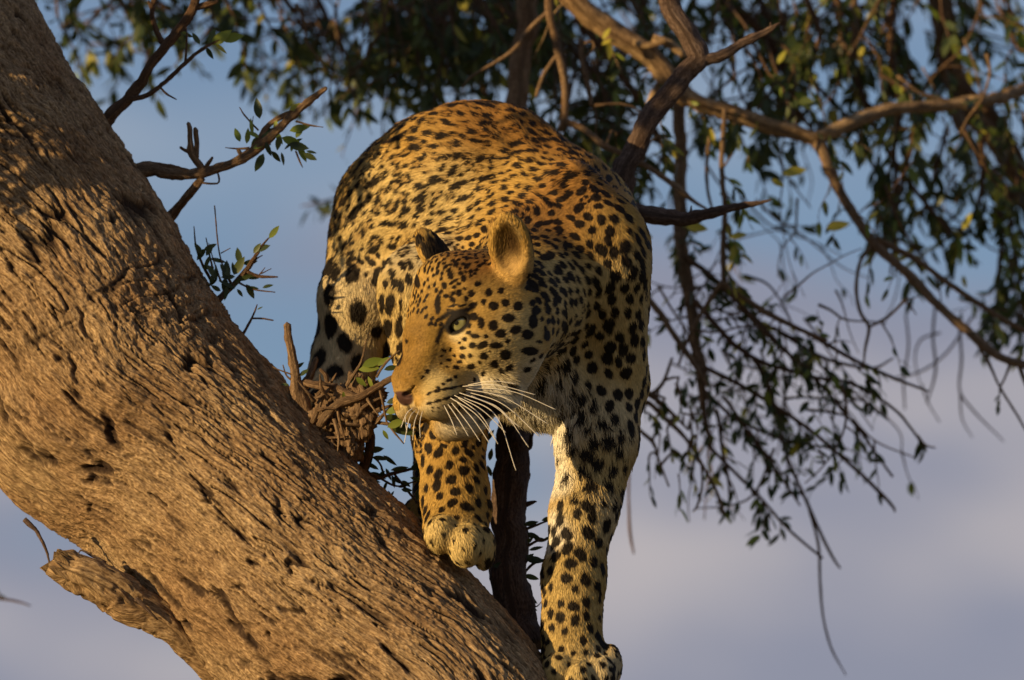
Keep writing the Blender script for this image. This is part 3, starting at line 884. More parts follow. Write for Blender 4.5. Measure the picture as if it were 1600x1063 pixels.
# small marks between the larger ones on the back
SPA = np.array([s_[0] * [1, (s_[6] if len(s_) > 6 else 1.0), 1] for s_ in SPOTS]); kds = kdtree.KDTree(len(SPA))
for i_, p_ in enumerate(SPA): kds.insert(p_, i_)
kds.balance(); extra = []; kx = 0
for i in RNG.permutation(NV)[:30000]:
    if facial[i] or ROS[i] < 0.15: continue
    p = LV[i] * [1, MSC[i], 1]
    if kds.find(p)[2] < 12.5: continue
    if any((p[0] - e[0]) ** 2 + (p[1] - e[1]) ** 2 + (p[2] - e[2]) ** 2 < 150 for e in extra[-4000:]): continue
    extra.append(tuple(p)); sc_ = np.array([1, MSC[i], 1]); n_ = LN[i] / sc_; n_ = n_ / np.linalg.norm(n_); t_ = FL[i] * sc_; t_ = t_ / np.linalg.norm(t_)
    SPOTS.append((LV[i], t_, np.cross(n_, t_), random.uniform(5.0, 7.0), random.uniform(3.4, 4.4), 1.0, MSC[i]))
print('spots', len(SPOTS), round(time.time() - T0, 1))

# paint: value field, positive inside a mark
order = np.argsort(LV[:, 0]); xs = LV[order, 0]
bins = {}
BS = 30.0
bk = np.floor(LV / BS).astype(int)
kid = (bk[:, 0] + 200) * 1000000 + (bk[:, 1] + 200) * 1000 + (bk[:, 2] + 200)
o_ = np.argsort(kid, kind='stable'); ks = kid[o_]; cutp = np.concatenate([[0], np.flatnonzero(np.diff(ks)) + 1, [len(ks)]])
for a, b in zip(cutp[:-1], cutp[1:]): bins[int(ks[a])] = o_[a:b]
warp = np.stack([noise3(LV[:, 0] / 9, LV[:, 1] / 9, LV[:, 2] / 9, 200 + i) for i in range(3)], 1) * 1.9 \
     + np.stack([noise3(LV[:, 0] / 3.5, LV[:, 1] / 3.5, LV[:, 2] / 3.5, 300 + i) for i in range(3)], 1) * 0.9
LW = LV + warp * np.where(facial, 0.45, np.where(MSC < .9, 0.95, np.clip(SPACING / 32, 0.3, 1.0) * 0.9))[:, None]
VAL = np.full(NV, -1.0)
for sp_ in SPOTS:
    c, a, b, r1, r2, wgt = sp_[:6]; ms_ = sp_[6] if len(sp_) > 6 else 1.0
    R_ = max(r1, r2) * 1.9; Rv = np.array([R_, R_ / ms_, R_])
    lo_, hi_ = np.floor((c - Rv) / BS).astype(int), np.floor((c + Rv) / BS).astype(int)
    ids = [bins[kk] for i in range(lo_[0], hi_[0] + 1) for j in range(lo_[1], hi_[1] + 1) for k in range(lo_[2], hi_[2] + 1)
           for kk in ((i + 200) * 1000000 + (j + 200) * 1000 + (k + 200),) if kk in bins]
    if not ids: continue
    ids = np.concatenate(ids); dv = (LW[ids] - c) * [1, ms_, 1]
    far = (dv * dv).sum(1) < R_ * R_ * 1.6
    u_, v_ = (dv @ a) / r1, (dv @ b) / r2
    qv = np.where(far, wgt - np.sqrt(u_ * u_ + v_ * v_), -1)
    VAL[ids] = np.maximum(VAL[ids], qv)
ROST = np.zeros(NV)
for (c, s_) in ROSC:
    lo_, hi_ = np.floor((c - s_) / BS).astype(int), np.floor((c + s_) / BS).astype(int)
    ids = [bins[kk] for i in range(lo_[0], hi_[0] + 1) for j in range(lo_[1], hi_[1] + 1) for k in range(lo_[2], hi_[2] + 1)
           for kk in ((i + 200) * 1000000 + (j + 200) * 1000 + (k + 200),) if kk in bins]
    ids = np.concatenate(ids)
    d_ = np.linalg.norm(LW[ids] - c, axis=1) / (s_ * 0.34)
    ROST[ids] = np.maximum(ROST[ids], 1 - sstep(0.6, 1.1, d_))
BASE = BASE * (1 - 0.28 * ROST[:, None] * np.array([0.8, 1.0, 1.2]))

# solid markings: eye rims, tear line, lips, nose leather, ears
def mark(pts, r, soft=0.5):
    """strength 0..1 along a polyline of skin points given as (col,row)"""
    P = [surf(*p) for p in pts]; best = np.full(NV, 1e9)
    for a, b in zip(P[:-1], P[1:]):
        ba = b - a; t = np.clip(((LV - a) @ ba) / max(ba @ ba, 1e-6), 0, 1)
        best = np.minimum(best, np.linalg.norm(LV - a - t[:, None] * ba, axis=1))
    return 1 - sstep(r * (1 - soft), r * (1 + soft), best + warp[:, 0] * 0.4)
DARK = np.zeros(NV)
for s_ in (-1, 1):
    rel = hl - EYE_C[s_]; al = rel @ EYE_N[s_]; dist = np.linalg.norm(rel - EYE_N[s_] * 12, axis=1)
    R_ = np.linalg.norm(rel, axis=1)
    n_ = EYE_N[s_]; h_ = np.array([-0.62, s_ * 0.70, 0.30]); h_ -= h_.dot(n_) * n_; h_ /= np.linalg.norm(h_); v_ = np.cross(n_, h_) * (1 if s_ > 0 else -1)
    if v_[2] < 0: v_ = -v_
    uu, vv = (rel @ h_) / 13.8, (rel @ v_) / 8.8
    DARK = np.maximum(DARK, (1 - sstep(1.12, 1.38, np.sqrt(uu * uu + (np.where(vv > 0, vv * 0.86, vv)) ** 2))) * (al > 4) * (R_ < 26))
    # tear line running from the inner corner down beside the bridge
    a = EYE_C[s_] + n_ * 12 - h_ * 11 - v_ * 2; b = EYE_C[s_] + n_ * 10 - h_ * 19 - v_ * 11; c3 = b + np.array([4, -s_ * 1, -14])
    for p0, p1, rr in ((a, b, 4.2), (b, c3, 2.6)):
        ba = p1 - p0; t = np.clip(((hl - p0) @ ba) / (ba @ ba), 0, 1)
        dd_ = np.linalg.norm(hl - p0 - t[:, None] * ba, axis=1)
        DARK = np.maximum(DARK, (1 - sstep(rr * .7, rr * 1.4, dd_)) * 0.93)
    # outer corner
    a = EYE_C[s_] + n_ * 11 + h_ * 12 + v_ * 3; b = EYE_C[s_] + n_ * 6 + h_ * 19 + v_ * 6
    ba = b - a; t = np.clip(((hl - a) @ ba) / (ba @ ba), 0, 1); dd_ = np.linalg.norm(hl - a - t[:, None] * ba, axis=1)
    DARK = np.maximum(DARK, (1 - sstep(1.8, 3.6, dd_)) * 0.9)
    # lips
    a, b = np.array([146, s_ * 10, -78.]), np.array([84, s_ * 56, -68.])
    ba = b - a; t = np.clip(((hl - a) @ ba) / (ba @ ba), 0, 1); dd_ = np.linalg.norm(hl - a - t[:, None] * ba, axis=1)
    DARK = np.maximum(DARK, 1 - sstep(1.5 + 5 * t, 3.5 + 8.5 * t, dd_))
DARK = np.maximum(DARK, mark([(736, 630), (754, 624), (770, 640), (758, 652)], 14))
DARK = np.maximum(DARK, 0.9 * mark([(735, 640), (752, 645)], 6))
DARK = np.maximum(DARK, mark([(694, 509), (687, 521), (683, 534)], 4.5))
DARK = np.maximum(DARK, 0.55 * mark([(683, 534), (679, 550), (676, 566)], 4.5, .8))
DARK = np.maximum(DARK, mark([(689, 499), (700, 490), (718, 487), (735, 483), (743, 474)], 4.2))
DARK = np.maximum(DARK, mark([(696, 514), (709, 518), (722, 511), (731, 497)], 2.6))
nose = (1 - sstep(0.75, 1.0, np.sqrt(((hl[:, 0] - 162) / 13) ** 2 + (hl[:, 1] / 21) ** 2 + ((hl[:, 2] + 43) / 12.5) ** 2)))
nostril = np.maximum.reduce([1 - sstep(3, 6, np.linalg.norm(hl - np.array([157, s_ * 12, -39]), axis=1)) for s_ in (-1, 1)])
philt = (1 - sstep(1.5, 4, np.sqrt((hl[:, 1]) ** 2 + 0 * hl[:, 0]))) * (hl[:, 2] < -50) * (hl[:, 2] > -80) * (hl[:, 0] > 140)
earin = np.zeros(NV); earback = np.zeros(NV)
for s_ in (-1, 1):
    b_, t_ = np.array([-4, s_ * 60, 36.]), np.array([-8, s_ * 83, 99.])
    ax_ = (t_ - b_) / np.linalg.norm(t_ - b_); o3 = np.array([0.86, 0.42, 0.05]) if s_ > 0 else np.array([0.42, -0.9, 0.0]); o3 -= o3.dot(ax_) * ax_; o3 /= np.linalg.norm(o3)
    rel = hl - (b_ + ax_ * 30); av = rel @ ax_; ov = rel @ o3; nn_ = (LN @ HM) @ o3
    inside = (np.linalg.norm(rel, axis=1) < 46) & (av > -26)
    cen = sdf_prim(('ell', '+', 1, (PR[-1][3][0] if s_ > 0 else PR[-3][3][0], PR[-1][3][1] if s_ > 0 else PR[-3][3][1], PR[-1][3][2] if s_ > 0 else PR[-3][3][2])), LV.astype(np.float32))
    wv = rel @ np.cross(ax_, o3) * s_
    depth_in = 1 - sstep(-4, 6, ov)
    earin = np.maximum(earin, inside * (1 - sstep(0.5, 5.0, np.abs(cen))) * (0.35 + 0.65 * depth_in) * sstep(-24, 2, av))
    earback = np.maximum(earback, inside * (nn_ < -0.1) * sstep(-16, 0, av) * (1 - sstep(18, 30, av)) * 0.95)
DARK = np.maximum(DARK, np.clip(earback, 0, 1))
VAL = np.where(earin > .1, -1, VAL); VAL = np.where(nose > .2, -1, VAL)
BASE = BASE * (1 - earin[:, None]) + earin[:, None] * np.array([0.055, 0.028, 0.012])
BASE = BASE * (1 - nose[:, None]) + nose[:, None] * np.array([0.075, 0.036, 0.026])
DARK = np.maximum(DARK, 0.95 * nostril); DARK = np.maximum(DARK, 0.7 * philt)
bridge = headw * (1 - sstep(17, 27, np.abs(hl[:, 1]))) * sstep(92, 112, hl[:, 0]) * sstep(-40, -26, hl[:, 2]) * (1 - nose)
BASE = BASE * (1 - 0.8 * bridge[:, None]) + 0.8 * bridge[:, None] * np.array([0.25, 0.138, 0.030]) * (1 + 0.22 * fbm(LV[:, 0] / 7, LV[:, 1] / 7, LV[:, 2] / 14, 410, 3))[:, None]
BASE *= (1 + 0.10 * fbm(LV[:, 0] / 30, LV[:, 1] / 30, LV[:, 2] / 30, 400, 3))[:, None]
BLACK = np.array([0.010, 0.007, 0.005])
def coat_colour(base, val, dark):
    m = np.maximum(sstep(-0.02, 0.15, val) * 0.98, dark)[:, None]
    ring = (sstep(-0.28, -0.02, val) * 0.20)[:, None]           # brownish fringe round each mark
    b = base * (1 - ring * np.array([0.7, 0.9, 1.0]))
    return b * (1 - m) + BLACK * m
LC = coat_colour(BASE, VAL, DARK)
print('coat', round(time.time() - T0, 1))

# ------------------------------------------------------------------ leopard: objects
leopard = empty('leopard', Vector(W(q(800, 900, 60))))
tag(leopard, 'spotted golden leopard stepping down the leaning trunk with its head lowered', 'leopard')
def coat_material():
    m, n, l, b = new_mat('leopard_skin')
    a = n.new('ShaderNodeAttribute'); a.attribute_name = 'coat'
    l.new(a.outputs['Color'], b.inputs['Base Color'])
    b.inputs['Roughness'].default_value = 0.7; b.inputs['Specular IOR Level'].default_value = 0.15
    return m
def fur_material():
    m, n, l, b = new_mat('leopard_fur')
    a = n.new('ShaderNodeAttribute'); a.attribute_name = 'fur_colour'
    l.new(a.outputs['Color'], b.inputs['Base Color'])
    g = n.new('ShaderNodeNewGeometry')
    s = n.new('ShaderNodeAttribute'); s.attribute_name = 'skin_normal'
    mx = n.new('ShaderNodeMix'); mx.data_type = 'VECTOR'; mx.inputs['Factor'].default_value = 0.42
    nm = n.new('ShaderNodeVectorMath'); nm.operation = 'NORMALIZE'
    l.new(s.outputs['Vector'], mx.inputs['A']); l.new(g.outputs['Normal'], mx.inputs['B']); l.new(mx.outputs['Result'], nm.inputs[0])
    l.new(nm.outputs[0], b.inputs['Normal'])
    b.inputs['Roughness'].default_value = 0.55; b.inputs['Specular IOR Level'].default_value = 0.10
    return m
me = make_mesh('body', W(LV), LQ, coat_material())
attr_c(me, 'coat', LC)
body = link('body', me, leopard)

# fur
FLEN = zone_blend([(740, 200, 120, 6.5), (680, 250, 90, 6.5), (850, 300, 90, 6.5), (790, 280, 90, 6.5), (760, 600, 20, 4), (600, 330, 70, 5), (540, 520, 70, 11), (980, 450, 80, 11), (830, 620, 45, 34), (880, 650, 35, 26), (780, 620, 30, 30),
    (930, 720, 50, 17), (910, 830, 50, 11), (895, 930, 50, 10), (900, 1045, 50, 9), (700, 690, 50, 11), (710, 770, 50, 9), (720, 850, 40, 10),
    (650, 560, 30, 6), (680, 500, 24, 5), (710, 500, 14, 3), (740, 420, 34, 7), (790, 550, 30, 7), (820, 600, 24, 9), (690, 620, 22, 5), (725, 672, 18, 13), (700, 672, 16, 10), (760, 655, 20, 7), (620, 480, 50, 10), (640, 390, 30, 9)], (6.5,))[:, 0]
FLEN = FLEN * (1 - 0.12 * headw * (FLEN < 15)); FLEN = np.where(nose > .15, 0, FLEN); FLEN = np.maximum(FLEN, 12 * earz)
TA = LV[LQ]                                     # quads
area = 0.5 * np.linalg.norm(np.cross(TA[:, 2] - TA[:, 0], TA[:, 3] - TA[:, 1]), axis=1)
fn = LN[LQ[:, 0]]
wgt = area * np.where(fn[:, 1] > 0.35, 0.30, 1.0) * np.where(headw[LQ[:, 0]] > .5, 1.9, 1.0) * (FLEN[LQ[:, 0]] > 0.5)
NH = 430000
cum = np.cumsum(wgt); pick = np.searchsorted(cum, RNG.random(NH) * cum[-1]); pick = np.minimum(pick, len(LQ) - 1)
uu, vv = RNG.random(NH)[:, None], RNG.random(NH)[:, None]
Qp = LQ[pick]
bw = [(1 - uu) * (1 - vv), uu * (1 - vv), uu * vv, (1 - uu) * vv]
def interp(A):
    A = A if A.ndim > 1 else A[:, None]
    return sum(w_ * A[Qp[:, i]] for i, w_ in enumerate(bw))
hp_, hn, hf = interp(LV), interp(LN), interp(FL)
hn /= np.linalg.norm(hn, axis=1)[:, None]
hlen = interp(FLEN)[:, 0] * RNG.uniform(0.65, 1.2, NH)
clump = np.stack([noise3(hp_[:, 0] / 7, hp_[:, 1] / 7, hp_[:, 2] / 7, 500 + i) for i in range(3)], 1)
hwt = 1 - 0.55 * interp(headw)
hf = hf + 0.19 * hwt * RNG.normal(size=(NH, 3)) + 0.24 * hwt * clump; hf -= (hf * hn).sum(1)[:, None] * hn; hf /= np.linalg.norm(hf, axis=1)[:, None] + 1e-9
lift = np.clip(RNG.normal(0.28, 0.10, NH), 0.1, 0.9)[:, None]
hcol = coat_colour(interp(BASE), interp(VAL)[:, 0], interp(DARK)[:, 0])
hcol = np.clip(hcol * (1 + 0.10 * clump[:, :1] + RNG.normal(0, 0.20, NH)[:, None]), 0.003, 1)
NP = 4
pts = np.zeros((NH, NP, 3))
for k in range(NP):
    t = k / (NP - 1)
    pts[:, k] = hp_ - hn * 0.4 + hlen[:, None] * (hf * (t * 0.93 + 0.07 * t * t - 0.42 * (hlen[:, None] < 14)) + hn * lift * (t - 0.42 * t * t))
hc = bpy.data.hair_curves.new('fur')
hc.add_curves([NP] * NH)
hc.attributes['position'].data.foreach_set('vector', W(pts.reshape(-1, 3)).astype(np.float32).ravel())
ra = hc.attributes.get('radius') or hc.attributes.new('radius', 'FLOAT', 'POINT')
rr_ = np.tile(np.array([0.50, 0.46, 0.34, 0.10]), (NH, 1)) * RNG.uniform(.8, 1.2, NH)[:, None] * np.clip(hlen / 12, 0.8, 1.1)[:, None]
ra.data.foreach_set('value', (rr_ * K).astype(np.float32).ravel())
ca = hc.attributes.new('fur_colour', 'FLOAT_COLOR', 'CURVE'); ca.data.foreach_set('color', np.concatenate([hcol, np.ones((NH, 1))], 1).astype(np.float32).ravel())
PR3 = np.array([[1, 0, 0], [0, cp, -sp], [0, sp, cp]])
na = hc.attributes.new('skin_normal', 'FLOAT_VECTOR', 'CURVE'); na.data.foreach_set('vector', (hn @ PR3.T).astype(np.float32).ravel())
hc.materials.append(fur_material())
fur = link('fur', hc, leopard)
print('fur', round(time.time() - T0, 1))

# eyes
def eye_material():
    m, n, l, b = new_mat('eye')
    a = n.new('ShaderNodeAttribute'); a.attribute_name = 'iris'
    r = n.new('ShaderNodeValToRGB'); cr = r.color_ramp
    cr.elements[0].position = 0.0; cr.elements[0].color = (0.004, 0.004, 0.004, 1)
    cr.elements[1].position = 1.0; cr.elements[1].color = (0.10, 0.06, 0.04, 1)
    for pos, c in ((0.20, (0.004, 0.004, 0.004)), (0.24, (0.17, 0.155, 0.05)), (0.55, (0.30, 0.28, 0.115)), (0.80, (0.20, 0.17, 0.065)), (0.88, (0.03, 0.02, 0.01))):
        e = cr.elements.new(pos); e.color = (*c, 1)
    l.new(a.outputs['Fac'], r.inputs['Fac']); l.new(r.outputs['Color'], b.inputs['Base Color'])
    b.inputs['Roughness'].default_value = 0.06; b.inputs['Specular IOR Level'].default_value = 0.6
    b.inputs['Coat Weight'].default_value = 1.0; b.inputs['Coat Roughness'].default_value = 0.02
    return m
M_EYE = eye_material()
for s_ in (-1, 1):
    nu, nv = 40, 24
    gz = hd(0.80, s_ * 0.58, 0.12) if s_ > 0 else hd(0.9, -0.42, 0.1)
    up_ = np.array([0, 0, 1.0]); a_ = np.cross(up_, gz); a_ /= np.linalg.norm(a_); b_ = np.cross(gz, a_)
    V, ir = [], []
    for j in range(nv + 1):
        ph = math.pi * j / nv
        for i in range(nu):
            th = 2 * math.pi * i / nu
            V.append(hp(*EYE_C[s_]) + 14.6 * HS * (gz * math.cos(ph) + math.sin(ph) * (a_ * math.cos(th) + b_ * math.sin(th)))); ir.append(min(1, ph / 0.88))
    idx = np.arange((nv + 1) * nu).reshape(nv + 1, nu); nx = np.roll(idx, -1, 1)
    F = np.stack([idx[:-1], idx[1:], nx[1:], nx[:-1]], -1).reshape(-1, 4)
    me = make_mesh('eye', W(np.array(V)), F, M_EYE); attr_f(me, 'iris', ir)
    link('eye', me, leopard)

# whiskers
M_WH = simple_mat('whisker', (0.66, 0.59, 0.47), 0.4, 0.3)
WH = [[(722, 604), (775, 602), (836, 617)], [(727, 608), (788, 622), (855, 662)], [(728, 612), (786, 632), (842, 682)], [(725, 616), (782, 640), (826, 699)],
      [(722, 620), (775, 650), (806, 735)], [(716, 622), (752, 650), (778, 694)], [(712, 626), (740, 656), (764, 692)], [(706, 630), (730, 660), (750, 690)],
      [(700, 632), (718, 658), (732, 682)], [(729, 606), (800, 612), (868, 640)], [(718, 614), (770, 634), (812, 668)], [(710, 618), (752, 640), (790, 676)],
      [(694, 634), (706, 658), (714, 680)], [(730, 602), (770, 596), (806, 600)], [(704, 622), (744, 648), (776, 690)], [(728, 615), (775, 637), (800, 662)],
      [(650, 640), (640, 654), (632, 692)], [(655, 641), (648, 660), (645, 688)], [(648, 637), (636, 646), (627, 668)], [(660, 643), (656, 662), (657, 684)], [(646, 636), (634, 650), (636, 676)],
      [(690, 530), (716, 548), (752, 572)], [(744, 470), (790, 455), (842, 462)]]
for w_ in WH[:-2]:
    c0 = surf(*w_[0]); d0 = c0[1]
    rows = [(w_[0][0], w_[0][1], d0 + 1, 1.1), (w_[1][0], w_[1][1], d0 - 20, 0.7), (w_[2][0], w_[2][1], d0 - 22, 0.25)]
    b = Batch(); V, F, F3, uv = tube_arrays(rows, step=5, seg=5, rough=0)
    b.add(V, F, F3, uv); b.obj('whisker', M_WH, leopard)
print('leopard', round(time.time() - T0, 1))
# ------------------------------------------------------------------ leaves and twigs
def leaf_geo(L=1.0, wd=0.3, curl=0.12, fold=0.18, n=5):
    """pointed oval blade along +X, folded on its midrib; returns verts, quads, tris"""
    V = [(0, 0, 0)]
    for i in range(1, n):
        t = i / n
        w = wd * 0.5 * math.sin(math.pi * t ** 0.85) ** 0.85
        z = -curl * t * t
        V += [(t * L, -w, z + fold * w), (t * L, 0, z), (t * L, w, z + fold * w)]
    V.append((L, 0, -curl))
    F, T = [], []
    T += [(0, 1, 2), (0, 2, 3)]
    for i in range(n - 2):
        a = 1 + 3 * i
        F += [(a, a + 3, a + 4, a + 1), (a + 1, a + 4, a + 5, a + 2)]
    a = 1 + 3 * (n - 2); e = len(V) - 1
    T += [(a, e, a + 1), (a + 1, e, a + 2)]
    return np.array(V, float), np.array(F), np.array(T)
LEAFG = [leaf_geo(1, 0.30, 0.10), leaf_geo(1, 0.36, 0.2), leaf_geo(1, 0.26, 0.16), leaf_geo(1, 0.42, 0.08)]
LEAFM = {}
def leaf_mesh(k, mat):
    key = (k, mat.name)
    if key not in LEAFM:
        V, F, T = LEAFG[k]
        LEAFM[key] = make_mesh('leaf_blade', V, F, mat, True, T)
    return LEAFM[key]
def leaf_frame(d, n):
    d = d / np.linalg.norm(d); n = n - n.dot(d) * d
    if np.linalg.norm(n) < 1e-4: n = np.array([0.3, -0.8, 0.5]) - np.array([0.3, -0.8, 0.5]).dot(d) * d
    n = n / np.linalg.norm(n); b = np.cross(n, d)
    return np.stack([d, b, n], 1)
RX = np.array([[1, 0, 0], [0, cp, -sp], [0, sp, cp]])      # design axes -> world axes

class LeafBag:
    """leaves of one branch: (point, direction, normal, length, kind, material)"""
    def __init__(s): s.L = []
    def add(s, p, d, n, L, mat, k=None): s.L.append((np.array(p, float), np.array(d, float), np.array(n, float), L, random.randrange(4) if k is None else k, mat))
    def objects(s, parent, items, label=None):
        for p, d, n, L, k, mat in items:
            o = bpy.data.objects.new('leaf', leaf_mesh(k, mat)); COL.objects.link(o); o.parent = parent
            R = RX @ leaf_frame(d, n); w = W(p); sc = L * K * (1 + p[1] / D)
            M = Matrix.Identity(4)
            for i in range(3):
                for j in range(3): M[i][j] = R[i, j] * sc
                M[i][3] = w[i]
            o.matrix_basis = M
    def stuff(s, parent, items, name='leaves'):
        for mat in {id(i[5]): i[5] for i in items}.values():
            Vs, Fs, Ts, tone, nb = [], [], [], [], 0
            for p, d, n, L, k, m_ in items:
                if m_ is not mat: continue
                V, F, T = LEAFG[k]; R = leaf_frame(d, n)
                Vs.append(p + (V * L) @ R.T); Fs.append(F + nb); Ts.append(T + nb); tone.append(np.full(len(V), random.random())); nb += len(V)
            me = make_mesh(name, W(np.vstack(Vs)), np.vstack(Fs), mat, True, np.vstack(Ts))
            attr_f(me, 'leaf_tone', np.concatenate(tone))
            tag(link(name, me, parent), kind='stuff')

def rnd(s=1.0): return np.array([random.gauss(0, s) for _ in range(3)])
def unit(v): return v / (np.linalg.norm(v) + 1e-9)

def twiglet(batch, bag, p, d, L, w=3.0, droop=0.5, nleaf=8, leaf=(22, 34), mats=((1.0, None),), seed=0, bare=0.0, hang=0.5, side=None):
    """one thin twig from p along d, drooping, with alternate leaves"""
    n = max(3, int(L / 16)); pts = [np.array(p, float)]; d = unit(np.array(d, float))
    for i in range(n):
        d = unit(d + np.array([0, 0, -droop / n * 1.6]) + rnd(0.16))
        pts.append(pts[-1] + d * L / n)
    pts = np.array(pts)
    rows = [(q_[0], -q_[2], q_[1], max(0.9, w * (1 - 0.72 * i / n))) for i, q_ in enumerate(pts)]
    batch.tube(rows, step=max(9.0, L / 14), seg=5, rough=0.12, seed=seed)
    for j in range(nleaf):
        t = bare + (1 - bare) * (j + random.random()) / nleaf * 1.0
        f = min(t, 0.999) * n; i = int(f); q_ = pts[i] + (pts[i + 1] - pts[i]) * (f - i)
        dd = unit(pts[i + 1] - pts[i])
        sd = unit(np.cross(dd, rnd()))
        ld = unit(dd * 0.55 + sd * 0.75 + np.array([0, 0, -hang]) + rnd(0.15))
        r_ = random.random(); mat = mats[-1][1]
        acc = 0
        for pr, m_ in mats:
            acc += pr
            if r_ < acc: mat = m_; break
        bag.add(q_, ld, rnd() + np.array([0, -0.4, 0.6]), random.uniform(*leaf), mat)
    return pts
SEED = [0]
def sd():
    SEED[0] += 1; return SEED[0]

def blob(c, r, seed, amp=0.25, freq=1.4, n=44):
    th = np.linspace(0, 2 * np.pi, n * 2, endpoint=False); ph = np.linspace(0.02, np.pi - 0.02, n)
    PH, TH = np.meshgrid(ph, th, indexing='ij')
    u = np.stack([np.sin(PH) * np.cos(TH), np.sin(PH) * np.sin(TH), np.cos(PH)], -1)
    f = 1 + amp * (fbm(u[..., 0] * freq + seed, u[..., 1] * freq, u[..., 2] * freq, seed, 6, 0.72) * 1.3)
    V = (np.array(c) + u * np.array(r) * f[..., None]).reshape(-1, 3)
    idx = np.arange(n * 2 * n).reshape(n, 2 * n); nx = np.roll(idx, -1, 1)
    F = np.stack([idx[:-1], idx[1:], nx[1:], nx[:-1]], -1).reshape(-1, 4)
    uv = np.stack([PH * r[0] * K, TH * r[0] * K, 0 * PH], -1).reshape(-1, 3)
    return V, F, [], uv

# ------------------------------------------------------------------ leaning tree: broken limb, dead stem, shoots
b = Batch()
def stub():
    rows = [(345, 1070, 40, 26), (312, 1028, 30, 38), (270, 986, 18, 48), (228, 957, 8, 56), (185, 927, 0, 66), (140, 904, -6, 64), (105, 889, -10, 54), (93, 883, -12, 46)]
    V, F, F3, uv = tube_arrays(rows, step=2.6, seg=56, rough=0.10, seed=5)
    n = (len(V) - 2) // 56
    P = V[:-2].reshape(n, 56, 3); U = np.arange(n)[:, None] * 2.6; th = np.linspace(0, 2 * np.pi, 56, endpoint=False)[None]
    cen = P.mean(1, keepdims=True); rel = P - cen
    g = -0.16 * (1 - sstep(0, .25, np.abs(noise3(U / 90, th * 2.6, 3, 21)))) - 0.09 * (1 - sstep(0, .3, np.abs(noise3(U / 45, th * 5, 8, 22)))) + 0.06 * noise3(U / 20, th * 6, 1, 23) + 0.03 * noise3(U / 8, th * 14, 1, 26)
    g = g - 0.25 * np.exp(-(((U - 190) / 30) ** 2 + ((th - 0.3) / .35) ** 2))
    P = cen + rel * np.array([1, 0.8, 1]) * (1 + g)[..., None]
    # torn end
    T = unit(cen[-1, 0] - cen[-8, 0])
    tear = np.clip((np.arange(n) - (n - 12)) / 12, 0, 1)[:, None]
    P = P + (T[None, None] * (tear * (18 * noise3(th * 3.3, 0.2, 5, 24) + 14 * noise3(th * 9, 0.2, 5, 25)))[..., None])
    V = np.vstack([P.reshape(-1, 3), V[-2:] - T * 6]); return V, F, F3, uv
V, F, F3, uv = stub()
b.add(V, F, F3, uv)
stub_o = b.obj('broken_limb', M_BARK, leaning_tree)
tag(stub_o, 'snapped grey-brown limb with a torn end')
for rows, sd_ in (([(38, 812, 30, 10), (58, 832, 26, 7), (72, 860, 22, 5), (80, 892, 22, 2.5)], 9), ([(165, 880, 10, 7), (150, 872, 6, 5), (128, 860, 4, 3), (122, 868, 4, 1.5)], 10), ([(212, 935, -20, 9), (230, 952, -24, 6), (246, 968, -20, 3)], 11)):
    Batch().tube(rows, step=4, seg=6, rough=.25, seed=sd_).obj('bark_strip', M_DEAD, leaning_tree)

ds = Batch()
ds.tube([(822, 1012, 70, 66), (806, 960, 95, 60), (797, 900, 120, 56), (796, 820, 170, 54), (800, 740, 220, 54), (806, 670, 290, 50), (850, 560, 420, 46), (915, 430, 470, 44), (958, 330, 470, 42),
         (976, 270, 470, 36), (1003, 205, 470, 33), (1040, 150, 470, 33), (1074, 112, 470, 33), (1092, 92, 470, 34), (1076, 60, 475, 32), (1054, 25, 480, 32), (1040, -30, 490, 34)], step=5, seg=18, rough=.12, seed=31)
ds.tube([(1082, 104, 470, 26), (1108, 92, 468, 19), (1130, 85, 465, 17), (1168, 64, 460, 14), (1200, 48, 455, 11), (1212, 40, 452, 6), (1219, 36, 452, 2)], step=5, seg=12, rough=.16, seed=32)
ds.tube([(1204, 46, 455, 6), (1204, 36, 455, 3)], step=3, seg=6, seed=33)
ds.tube([(965, 318, 470, 30), (985, 328, 466, 32), (1020, 338, 455, 28), (1064, 342, 450, 24), (1108, 333, 445, 17), (1150, 323, 440, 12), (1184, 317, 436, 8), (1206, 312, 434, 1.5)], step=4, seg=14, rough=.14, seed=34)
ds.tube([(1078, 338, 450, 8), (1080, 322, 450, 2)], step=3, seg=6, seed=35)
ds.tube([(818, 700, 240, 12), (828, 697, 240, 9), (830, 680, 240, 5)], step=3, seg=7, seed=36)
ds.tube([(818, 790, 190, 10), (832, 785, 188, 6), (838, 784, 188, 2)], step=3, seg=7, seed=37)
tag(ds.obj('dead_stem', M_DEAD, leaning_tree), 'bare grey dead stem that forks above the leopard')

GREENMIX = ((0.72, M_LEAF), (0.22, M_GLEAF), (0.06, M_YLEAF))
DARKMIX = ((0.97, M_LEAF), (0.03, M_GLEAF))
def shoot(rows_list, label, leafset, mat=None, twigs=(), name='side_shoot'):
    bt, bag = Batch(), LeafBag()
    for rows in rows_list: bt.tube(rows, step=4, seg=8, rough=.16, seed=sd())
    for t in twigs: twiglet(bt, bag, **t)
    for (x, y, d, ang, L, m_, k) in leafset:
        a = math.radians(ang)
        bag.add(q(x, y, d), np.array([math.cos(a), random.uniform(-.25, .25), math.sin(a)]), np.array([random.uniform(-.4, .4), -1, random.uniform(-.2, .7)]), L, m_, k)
    o = bt.obj(name, mat or M_TWIG, leaning_tree)
    if label: tag(o, label)
    bag.objects(o, bag.L)
    return o
